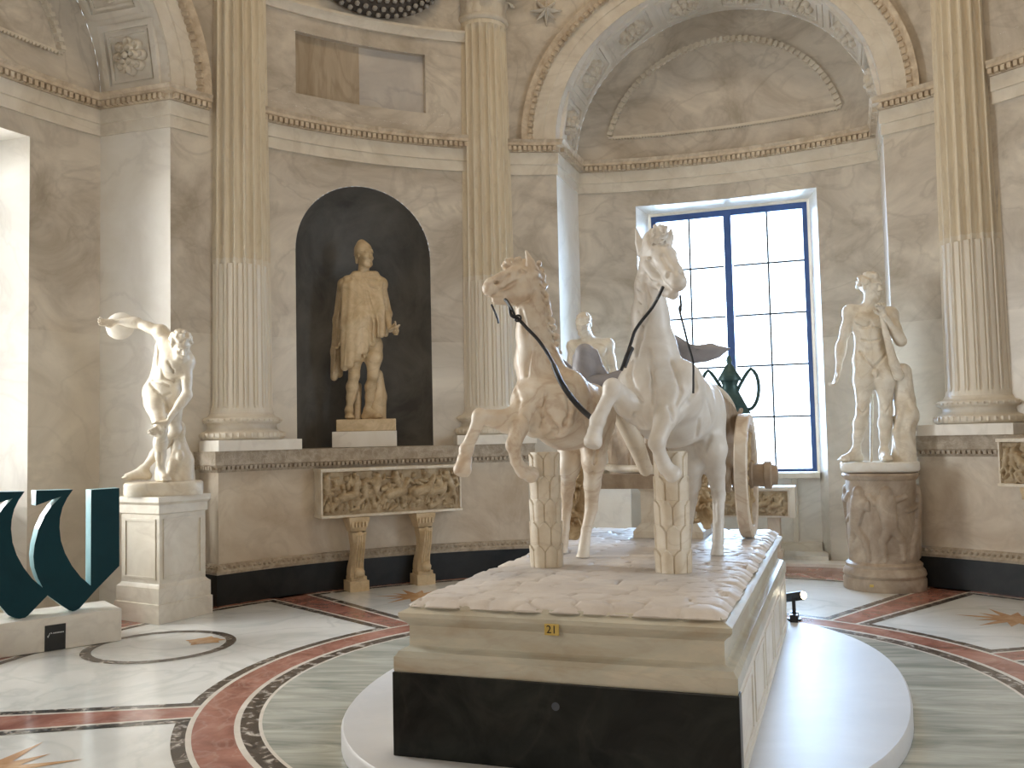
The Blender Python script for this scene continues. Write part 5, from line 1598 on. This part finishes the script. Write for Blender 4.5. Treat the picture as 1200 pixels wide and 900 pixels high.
# forelegs
leg(S, [(748, 466, -.74, 23), (736, 474, -.86, 15), (719, 454, -1.0, 10.5)], .03); S.ell(HU(717, 455, -1.01), A3(11, 11, 11.5) * mp(-1), None, .02)
leg(S, [(718, 456, -1.0, 9.5), (707, 479, -1.02, 7.8), (700.5, 493, -1.03, 9.3), (698, 503, -1.04, 8.4)], .015)
hoof(S, HU(697, 507, -1.05), HU(695, 517, -1.07), 9.2 * mp(-1), None)
leg(S, [(788, 466, -.78, 20), (779, 492, -.92, 12), (770, 518, -1.0, 9.8)], .03); S.ell(HU(769.5, 519, -1.0), A3(10, 10, 11) * mp(-1), None, .015)
leg(S, [(770, 520, -.99, 8.8), (774, 534, -.96, 7.5), (779, 545, -.93, 8.8)], .012); hoof(S, HU(781, 549, -.92), HU(788, 555, -.90), 8.6 * mp(-.85), None)
# hind legs
leg(S, [(824, 494, .02, 26), (835, 526, -.06, 16), (838, 550, .05, 11), (842, 577, .14, 8)], .03); S.cap(HU(843, 570, .18), HU(844, 584, .16), 6.5 * mp(.1), 6 * mp(.1), .012)
leg(S, [(842, 580, .14, 7.4), (842, 612, .11, 6), (841.5, 634, .08, 7)], .015); hoof(S, HU(841, 642, .06), HU(840.5, 652, .04), 6.8 * mp(.05), None)
leg(S, [(798, 500, .02, 28), (810, 540, -.02, 16), (811, 566, .1, 9.5), (809, 585, .20, 8)], .03)
leg(S, [(809, 588, .20, 7), (805, 620, .16, 6), (803, 640, .13, 7)], .015); hoof(S, HU(802, 646, .12), HU(801, 656, .1), 6.8 * mp(.1), None)
for pts, r in (([(761, 412), (764, 430), (766, 452), (768, 474)], .011), ([(742, 424), (738, 440), (744, 458), (752, 470)], .010), ([(786, 424), (793, 440), (797, 458), (792, 474)], .010),
               ([(806, 418), (813, 436), (814, 455), (806, 470), (797, 480)], .012), ([(784, 478), (789, 490), (797, 497)], .011), ([(757, 334), (760, 350), (757, 372), (752, 396), (747, 416)], .009),
               ([(757, 322), (764, 331), (772, 332)], .007), ([(773, 333), (786, 338), (798, 340)], .006), ([(776, 300), (783, 312), (788, 318)], .006), ([(760, 306), (767, 316), (774, 322)], .007),
               ([(829, 470), (834, 492), (832, 512), (826, 528)], .012), ([(812, 470), (818, 492), (816, 512)], .009), ([(744, 484), (751, 492), (756, 500)], .010), ([(837, 574), (838, 590), (838, 610)], .005)):
    S.carve(pts, r * .68, 3.6, 7.5, k=.022)
for c_ in ((783, 322.5), (799.5, 320)):
    q = S.hit(*c_, 3.6, 7.5)
    if q is not None: S.ell(q, A3(.017, .022, .016), None, .006, 'sub')
for k in range(9): S.carve([(761 + 2.1 * k, 270 + abs(k - 4) * .6), (760 + 2.4 * k, 279), (762 + 2.0 * k, 288)], .0045, 3.6, 7.5, k=.006)
for k in range(7): S.carve([(746 + .5 * k, 300 + 13 * k), (752 + .4 * k, 305 + 13 * k)], .005, 3.6, 7.5, k=.006)
S.carve([(742, 446), (752, 438), (764, 440)], .005, 3.6, 7.5, 'add')
link_mesh('body', S.mesh('body', hv, None, TOPZ + .0005), MT['horse_white'], hr)
S = Sculpt()
for k in range(9):
    o1, o2 = g.uniform(-9, 8), g.uniform(-11, 9)
    S.chain([HU(818 + o1 * .4, 520, .34), HU(821 + o1, 552, .40 + .01 * k), HU(823 + o2, 582, .40), HU(828 + o1, 606, .36), HU(829 + o2 * .5, 618, .34)], [.026, .026, .024, .020, .012], .006)
    for _ in range(3):
        q = HU(823 + g.uniform(-11, 9), 545 + 8 * k + g.uniform(-4, 4), .34 + .06 * g.random()); d = unit(g.normal(size=3)) * .035; S.cap(q - d, q + d, .015, .010, .005)
link_mesh('tail', S.mesh('tail', hv, None, TOPZ + .001), MT['tail'], hr)

# ---- left horse
hl = thing('rearing_horse', 'warm marble horse rearing with its head turned left, left one of the pair', 'horse statue', HU(675, 655, -.1) * A3(1, 1, 0) + A3(0, 0, TOPZ))
S = Sculpt()
leg(S, [(641, 478, -.66, 38), (664, 484, -.40, 43), (686, 484, -.10, 36)], .05)
E_(618, 474, -.66, 20, 28, 30); E_(668, 466, -.62, 24, 30, 34)
E_(626, 490, -.76, 17, 16, 24); E_(655, 488, -.76, 19, 17, 26)
E_(696, 488, -.08, 24, 34, 36); E_(674, 492, -.05, 24, 32, 36)
leg(S, [(640, 452, -.60, 35), (630, 424, -.61, 27), (625, 392, -.63, 20), (622, 362, -.64, 17), (621, 330, -.65, 15)], .04)
leg(S, [(620, 322, -.66, 15), (606, 325, -.68, 14.5), (590, 331, -.72, 12.5), (577, 336, -.76, 11), (574, 339, -.77, 9.5)], .02)
leg(S, [(613, 342, -.68, 17), (602, 346, -.71, 12), (590, 349, -.74, 8.5), (582, 351, -.755, 6.5)], .015)
leg(S, [(618, 311, -.66, 9), (608, 312, -.67, 8)], .02)
S.cap(HU(566, 346.5, -.82), HU(586, 345, -.81), .007, .004, .006, None, 'sub'); S.cap(HU(566, 346.5, -.78), HU(578, 346, -.77), .006, .004, .005, None, 'sub')
S.ell(HU(582.5, 331.5, -.80), A3(4, 4, 3) * mp(-.8), None, .008, 'sub')
S.cap(HU(607, 317, -.73), HU(617, 316, -.73), 2.6 * mp(-.7), 2.4 * mp(-.7), .006); S.ell(HU(613, 322, -.735), A3(3, 2.4, 2.6) * mp(-.7), None, .004)
S.cap(HU(606, 327, -.75), HU(590, 338, -.77), .006, .006, .02)
b, t = HU(627, 322, -.70), HU(616.5, 294, -.72)
S.chain([b, b * .5 + t * .5, t], [6 * mp(-.7), 5.5 * mp(-.7), 1.6 * mp(-.7)], .008); S.cap(b * .75 + t * .25 - UA * .035 - VA * .01, b * .25 + t * .75 - UA * .02, .009, .004, .006, None, 'sub')
b, t = HU(621, 318, -.60), HU(616, 300, -.58); S.chain([b, t], [4.5 * mp(-.6), 1.2 * mp(-.6)], .008)
for k in range(24):
    x, y = g.uniform(590, 609), g.uniform(303, 315); q = HU(x, y + (600 - x) * .3, -.66 - .04 * g.random()); d = unit(g.normal(size=3)) * .015
    S.cap(q - d, q + d, .012, .009, .005)
for k in range(22):      # curling mane along the crest
    f = k / 21; x = 630 + 19 * f + 3.5 * (k % 2); y = 312 + 100 * f
    q = HU(x, y, -.60 + .03 * f); d = unit(g.normal(size=3)) * .02; S.cap(q - d, q + d, .019, .014, .008)
# forelegs
leg(S, [(617, 484, -.74, 20), (596, 494, -.86, 14.5), (564, 488, -1.02, 9.2)], .03); S.ell(HU(562, 488, -1.03), A3(10, 10, 10.5) * mp(-1), None, .015)
leg(S, [(562, 490, -1.03, 8.5), (553, 512, -1.05, 7.0), (546.5, 527, -1.06, 8.8), (545, 536, -1.07, 8)], .015)
hoof(S, HU(544, 540, -1.08), HU(542, 550, -1.10), 9.3 * mp(-1), None)
leg(S, [(619, 478, -.78, 18), (609, 500, -.93, 11), (602, 521, -1.0, 9.2)], .03); S.ell(HU(601.5, 522, -1.0), A3(9.4, 9.4, 10) * mp(-1), None, .015)
leg(S, [(602, 523, -.99, 8.4), (605, 540, -.93, 7.2), (611, 550, -.87, 8.4)], .012); hoof(S, HU(614, 553, -.85), HU(622, 556, -.80), 8.6 * mp(-.85), None)
# hind legs
leg(S, [(696, 505, -.08, 21), (696, 540, -.20, 14), (694, 568, -.12, 9.5), (693, 594, -.06, 7.8)], .03)
leg(S, [(693, 596, -.06, 7.4), (687, 622, -.12, 6), (684.5, 640, -.17, 7)], .015); hoof(S, HU(684, 645, -.18), HU(683, 654, -.20), 7.2 * mp(-.2), None)
leg(S, [(672, 510, -.05, 22), (667, 548, -.12, 12), (665, 572, -.02, 8), (664, 590, .06, 7)], .03)
leg(S, [(664, 592, .06, 6.6), (662, 618, .03, 5.6), (660, 636, 0, 6.6)], .015); hoof(S, HU(659, 641, 0), HU(658, 650, -.02), 6.8 * mp(0), None)
for pts, r in (([(632, 480), (643, 490), (650, 501), (646, 510), (636, 514)], .011), ([(616, 486), (621, 496), (627, 505)], .010), ([(612, 518), (619, 528), (627, 536)], .009),
               ([(664, 464), (667, 480), (662, 494), (651, 508)], .012), ([(640, 462), (637, 480), (634, 500), (634, 516)], .009), ([(611, 364), (617, 388), (621, 412), (618, 440)], .009),
               ([(594, 351), (606, 357), (619, 353), (626, 342)], .007), ([(604, 330), (596, 336), (588, 340)], .007), ([(569, 347.5), (578, 346.5), (588, 346)], .006), ([(597, 322), (586, 328), (579, 331)], .005),
               ([(607, 322), (611, 318), (616, 320)], .006), ([(690, 470), (686, 492), (690, 512)], .011), ([(700, 520), (697, 540), (694, 556)], .007), ([(604, 455), (609, 470), (606, 486)], .008)):
    S.carve(pts, r * .72, 3.6, 7.5, k=.022)
q = S.hit(582.4, 331.6, 3.6, 7.5)
if q is not None: S.ell(q, A3(.013, .02, .010), None, .006, 'sub')
for k in range(11): S.carve([(628 + 1.8 * k, 316 + 9 * k), (634 + 1.7 * k, 321 + 9.2 * k)], .006, 3.6, 7.5, k=.006)
link_mesh('body', S.mesh('body', hv, None, TOPZ + .0005), MT['horse_warm'], hl)
S = Sculpt()
for k in range(9):
    o1, o2 = g.uniform(-4, 4), g.uniform(-9, 9)
    S.chain([HU(682 + o1 * .4, 532, .20), HU(681 + o1, 560, .24), HU(678 + o2 * .6, 590, .25), HU(673 + o2, 612, .22), HU(668 + o2, 630, .20)], [.024, .022, .022, .02, .016], .008)
    for _ in range(3):
        q = HU(675 + g.uniform(-12, 12), 566 + 7 * k + g.uniform(-4, 4), .18 + .06 * g.random()); d = unit(g.normal(size=3)) * .035; S.cap(q - d, q + d, .016, .011, .005)
link_mesh('tail', S.mesh('tail', hv, None, TOPZ + .001), MT['tail'], hl)

# ---- reins
def strap(name, pts, r, parent, m='leather', flat=1.0):
    P = [HU(*q) for q in pts]
    out = []
    for i in range(len(P) - 1):      # Catmull-Rom smoothing
        a, b, c, d = P[max(i - 1, 0)], P[i], P[i + 1], P[min(i + 2, len(P) - 1)]
        for t in np.linspace(0, 1, 7)[:-1]:
            out.append(.5 * ((2 * b) + (c - a) * t + (2 * a - 5 * b + 4 * c - d) * t * t + (-a + 3 * b - 3 * c + d) * t ** 3))
    out.append(P[-1])
    mm = MB(); mm.tube(out, r, 8)
    return mm.build(name, MT[m], parent, smooth=60)
rl = thing('leather_rein', 'black leather rein and strap across the neck and chest of the left horse', 'rein', HU(606, 372, -.86) )
strap('cord', [(592, 351, -.80), (597, 358, -.84), (599, 369, -.86), (607, 373, -.84)], .010, rl)
strap('cord', [(594, 352, -.82), (600, 362, -.86), (604, 371, -.85), (607, 374, -.84)], .007, rl)
strap('band', [(606, 372, -.84), (618, 385, -.82), (632, 400, -.80), (646, 422, -.82), (656, 445, -.90), (668, 464, -.90), (680, 478, -.82), (692, 489, -.66)], [.010] * 20 + [.016] * 23, rl)
m = MB(); c = HU(607, 373, -.85); m.tube([c + (VA * math.cos(t) + A3(0, 0, 1) * math.sin(t)) * .018 for t in np.linspace(0, 2 * PI, 17)[:-1]], .006, 6, closed=True); m.build('ring', MT['dark_metal'], rl, smooth=60)
strap('bit_chain', [(576, 357, -.79), (580, 366, -.80), (583, 374, -.80), (584, 379, -.80)], .006, rl, 'dark_metal')
rr = thing('leather_rein', 'thin black reins hanging from the mouth of the right horse', 'rein', HU(775, 340, -.93))
strap('cord', [(777, 336, -.95), (772, 347, -.92), (764, 361, -.86), (752, 376, -.84), (744, 388, -.86), (740, 400, -.88), (734, 418, -.93), (728, 434, -.96)], .009, rr)
strap('tassel', [(740, 408, -.90), (736, 416, -.93), (731, 430, -.95)], .016, rr)
strap('cord', [(797, 346, -.94), (798, 358, -.92), (797, 366, -.90), (801, 382, -.84), (806, 402, -.90), (812, 424, -.94), (812.5, 445, -.97), (812.5, 461, -.97)], .006, rr)
m = MB(); m.ball(HU(797, 362, -.91), (.010, .010, .02)); m.build('bit_ring', MT['dark_metal'], rr, smooth=60)

# ---- yoke lying over the withers
yk = thing('chariot_yoke', 'blue grey stone yoke with leaf shaped ends lying behind the necks of the two horses', 'yoke', HU(740, 425, .12))
m = MB(); m.tube([HU(x, y, .12) for x, y in ((668, 440), (690, 450), (715, 448), (745, 436), (775, 418), (795, 408))], [.05, .06, .06, .05, .05, .05], 12); m.build('bar', MT['slate'], yk, smooth=60)
def fin(outl, u, th, mname):
    P = [HU(x, y, u) for x, y in outl]; c = sum(P) / len(P)
    m = MB()
    rows = [[c + (q - c) * f + UA * z for q in P] for f, z in ((.05, -th), (.55, -th * .9), (.88, -th * .5), (1, 0), (.88, th * .5), (.55, th * .9), (.05, th))]
    m.grid(rows, close_v=True); return m.build(mname, MT['slate'], yk, smooth=60)
fin([(783, 388), (795, 394), (803, 402), (818, 404.5), (834, 402), (842, 405), (857, 408), (850, 413), (843, 419), (828, 424), (812, 426), (800, 428), (788, 420)], .14, .05, 'leaf_end')
fin([(652, 416), (664, 424), (678, 436), (690, 448), (700, 462), (690, 470), (676, 464), (662, 448), (652, 430)], .14, .05, 'leaf_end')
S = Sculpt()
S.chain([HU(685, 414, .14), HU(685, 432, .14), HU(687, 458, .16), HU(690, 474, .16)], [.066, .078, .075, .06], .03)
S.chain([HU(696, 414, .16), HU(703, 436, .16), (HU(716, 452, .17)), HU(728, 462, .18)], [.03, .035, .045, .04], .02)
S.chain([HU(674, 418, .14), HU(675, 440, .12), HU(680, 458, .12)], [.02, .022, .02], .01)
link_mesh('centre_boss', S.mesh('centre_boss', .008), MT['slate'], yk)

# ---- chariot
CU, CVc = 1.05, .06
ch = thing('chariot', 'carved marble chariot with curved body and spoked wheel standing behind the horses', 'chariot', PA(CU, CVc, TOPZ))
FZ = 1.325; BW = .46; BL = .62
def cz(phi): return 1.50 + .51 * math.cos(phi * .55) ** 1.7
phis = np.linspace(-1.75, 1.75, 121)
nzc = 60
Fr = relief_height(2.2, .55, 121, nzc, 77, 'putti', .022)
def cp(phi, z, off):
    bx = BL * math.cos(phi) + off * math.cos(phi); by = (BW + off) * math.sin(phi)
    fl_ = .05 * ((z - FZ) / .6) ** 2
    return PA(CU + .22 - bx - fl_ * math.cos(phi), CVc + by + fl_ * math.sin(phi), z)
m = MB()
out_ = [[cp(p, FZ + (cz(p) - FZ) * k / (nzc - 1), Fr[i, k]) for k in range(nzc)] for i, p in enumerate(phis)]
inn = [[cp(p, FZ + (cz(p) - FZ) * k / (nzc - 1), -.035) for k in range(nzc - 1, -1, -1)] for i, p in enumerate(phis)]
m.grid([a_ + b_ for a_, b_ in zip(out_, inn)], close_v=True)
for e in (0, 120):
    m.add(out_[e] + inn[e], [(k, k + 1, 2 * nzc - 2 - k, 2 * nzc - 1 - k) for k in range(nzc - 1)])
m.build('body', MT['cylinder'], ch, smooth=50)
m = MB(); m.tube([cp(p, cz(p) + .005, -.01) for p in phis], .030, 8); m.build('rim', MT['statue'], ch, smooth=60)
m = MB(); m.tube([cp(p, FZ + .02, .012) for p in phis], .028, 8); m.build('lower_moulding', MT['statue'], ch, smooth=60)
m = MB(); m.prism([cp(p, FZ - .03, 0) for p in np.linspace(-2.2, 2.2, 40)], (0, 0, .05)); m.box(PA(CU - .42, CVc - .08, FZ - .065), UA * .05, VA * .44, (0, 0, .05)); m.box(PA(CU + .50, CVc + .10, FZ - .008), UA * .22, VA * .50, (0, 0, .022)); m.build('floor_board', MT['cylinder'], ch)
S = Sculpt()
for k in range(11):          # swags of cloth at the side of the body
    p = 1.0 + .07 * k; S.chain([cp(p, cz(p) - .06, .03), cp(p + .02, FZ + .2, .06 + .02 * (k % 2)), cp(p, FZ - .05 - .05 * (k % 3), .04)], [.024, .032, .022], .015)
for k in range(5):
    S.chain([cp(.95 + .14 * q, cz(1.2) - .12 - .085 * k - .05 * math.sin(q * .8), .05) for q in range(6)], [.018] * 6, .012)
link_mesh('drapery', S.mesh('drapery', .009), MT['cylinder'], ch)
m = MB(); m.tube([HU(*q) for q in ((722, 480, .30), (726, 486, .32), (732, 494, .34), (744, 518, .42), (756, 548, .58), (764, 566, .72))], [.045, .055, .062, .062, .05, .045], 14); m.build('pole', MT['statue'], ch, smooth=60)
m = MB(); m.tube([PA(CU, -.72, TOPZ + .4485), PA(CU, .84, TOPZ + .4485)], .045, 14); m.build('axle', MT['statue'], ch, smooth=60)
AXZ = TOPZ + .4485; WR = .447
m = MB(); m.tube([PA(CU, -.72, AXZ), PA(CU, .84, AXZ)], .045, 14); m.build('axle', MT['statue'], ch, smooth=60)
def wheel(vc):
    m = MB(); n = 64
    c = PA(CU, vc, AXZ)
    m.grid([[c + (UA * math.cos(t) + A3(0, 0, 1) * math.sin(t)) * (WR + dr) + VA * dv_ for dr, dv_ in ((-.085, -.03), (-.08, -.04), (-.01, -.045), (0, -.035), (0, .035), (-.01, .045), (-.08, .04), (-.085, .03))] for t in np.linspace(0, 2 * PI, n + 1)[:-1]], close_u=True, close_v=True)
    w = m.build('wheel', MT['horse_warm'], ch, smooth=40)
    s_ = 1 if vc > CVc else -1
    for k in range(8):
        t = 2 * PI * k / 8 + .2; d = UA * math.cos(t) + A3(0, 0, 1) * math.sin(t)
        mm = MB(); mm.tube([c + d * r for r in (.06, .12, .2, .28, .36, .375)], [.03, .024, .03, .022, .03, .034], 10); mm.build('spoke', MT['tail'], w, smooth=60)
    mm = MB()
    mm.tube([c + VA * s_ * x for x in (-.10, -.08, -.04, .04, .05, .12, .13, .17, .18, .215, .22)], [.07, .085, .095, .095, .08, .085, .10, .10, .075, .07, .02], 24)
    mm.build('hub', MT['cylinder'], w, smooth=35)
wheel(.645); wheel(-.62)
m = MB(); bp = HU(778, 630, .92); bc = PA(1.15, .085, 0)
def blk(prof):
    rows = [[bc + UA * su * (.21 + o) + VA * sv * (.22 + o) + A3(0, 0, z) for o, z in prof] for su, sv in ((-1, -1), (-1, 1), (1, 1), (1, -1))]
    m.grid(rows, close_u=True)
blk([(-.19, TOPZ), (.035, TOPZ), (.035, TOPZ + .05), (.0, TOPZ + .09), (-.015, TOPZ + .11), (-.015, FZ - .16), (0, FZ - .14), (.03, FZ - .09), (.03, FZ - .03), (-.19, FZ - .03)])
m.build('support_block', MT['statue'], ch, smooth=25)
# bronze ewer standing in the chariot
ec = HU(856, 470, 1.66); ec[2] = FZ + .021
ew = thing('bronze_ewer', 'dark green bronze two handled ewer showing above the chariot, before the window', 'ewer', ec)
zt_ = HU(848, 424, 1.22)[2]; hh = 1
EK = 1.17
m = MB(); m.lathe([(a_ * EK, b_ * EK) for a_, b_ in [(.01, 0), (.07, 0), (.075, .015), (.045, .05), (.05, .08), (.11, .17), (.135, .27), (.13, .34), (.085, .43), (.055, .49), (.05, .53), (.062, .56), (.01, .565)]], ec, 32, cap=False)
b = m.build('vessel', MT['bronze'], ew, smooth=50)
m = MB(); m.lathe([(a_ * EK, b_ * EK) for a_, b_ in [(.01, .56), (.075, .56), (.078, .575), (.05, .62), (.028, .66), (.014, .675), (.02, .70), (.012, .725), (.002, .735)]], ec, 24, cap=False); lid = m.build('lid', MT['bronze'], ew, smooth=50)
for s_ in (-1, 1):
    m = MB(); m.tube([ec + VA * s_ * x * EK + A3(0, 0, z * EK) for x, z in [(.115 + .075 * math.sin(w_ * 1.0) - .03 * max(0, w_ - 2.2), .36 + .15 * (1 - math.cos(w_)) * (1 if w_ < 2.6 else 1 - .6 * (w_ - 2.6))) for w_ in np.linspace(0, 4.0, 18)]], .014, 10); m.build('handle', MT['bronze'], ew, smooth=60)
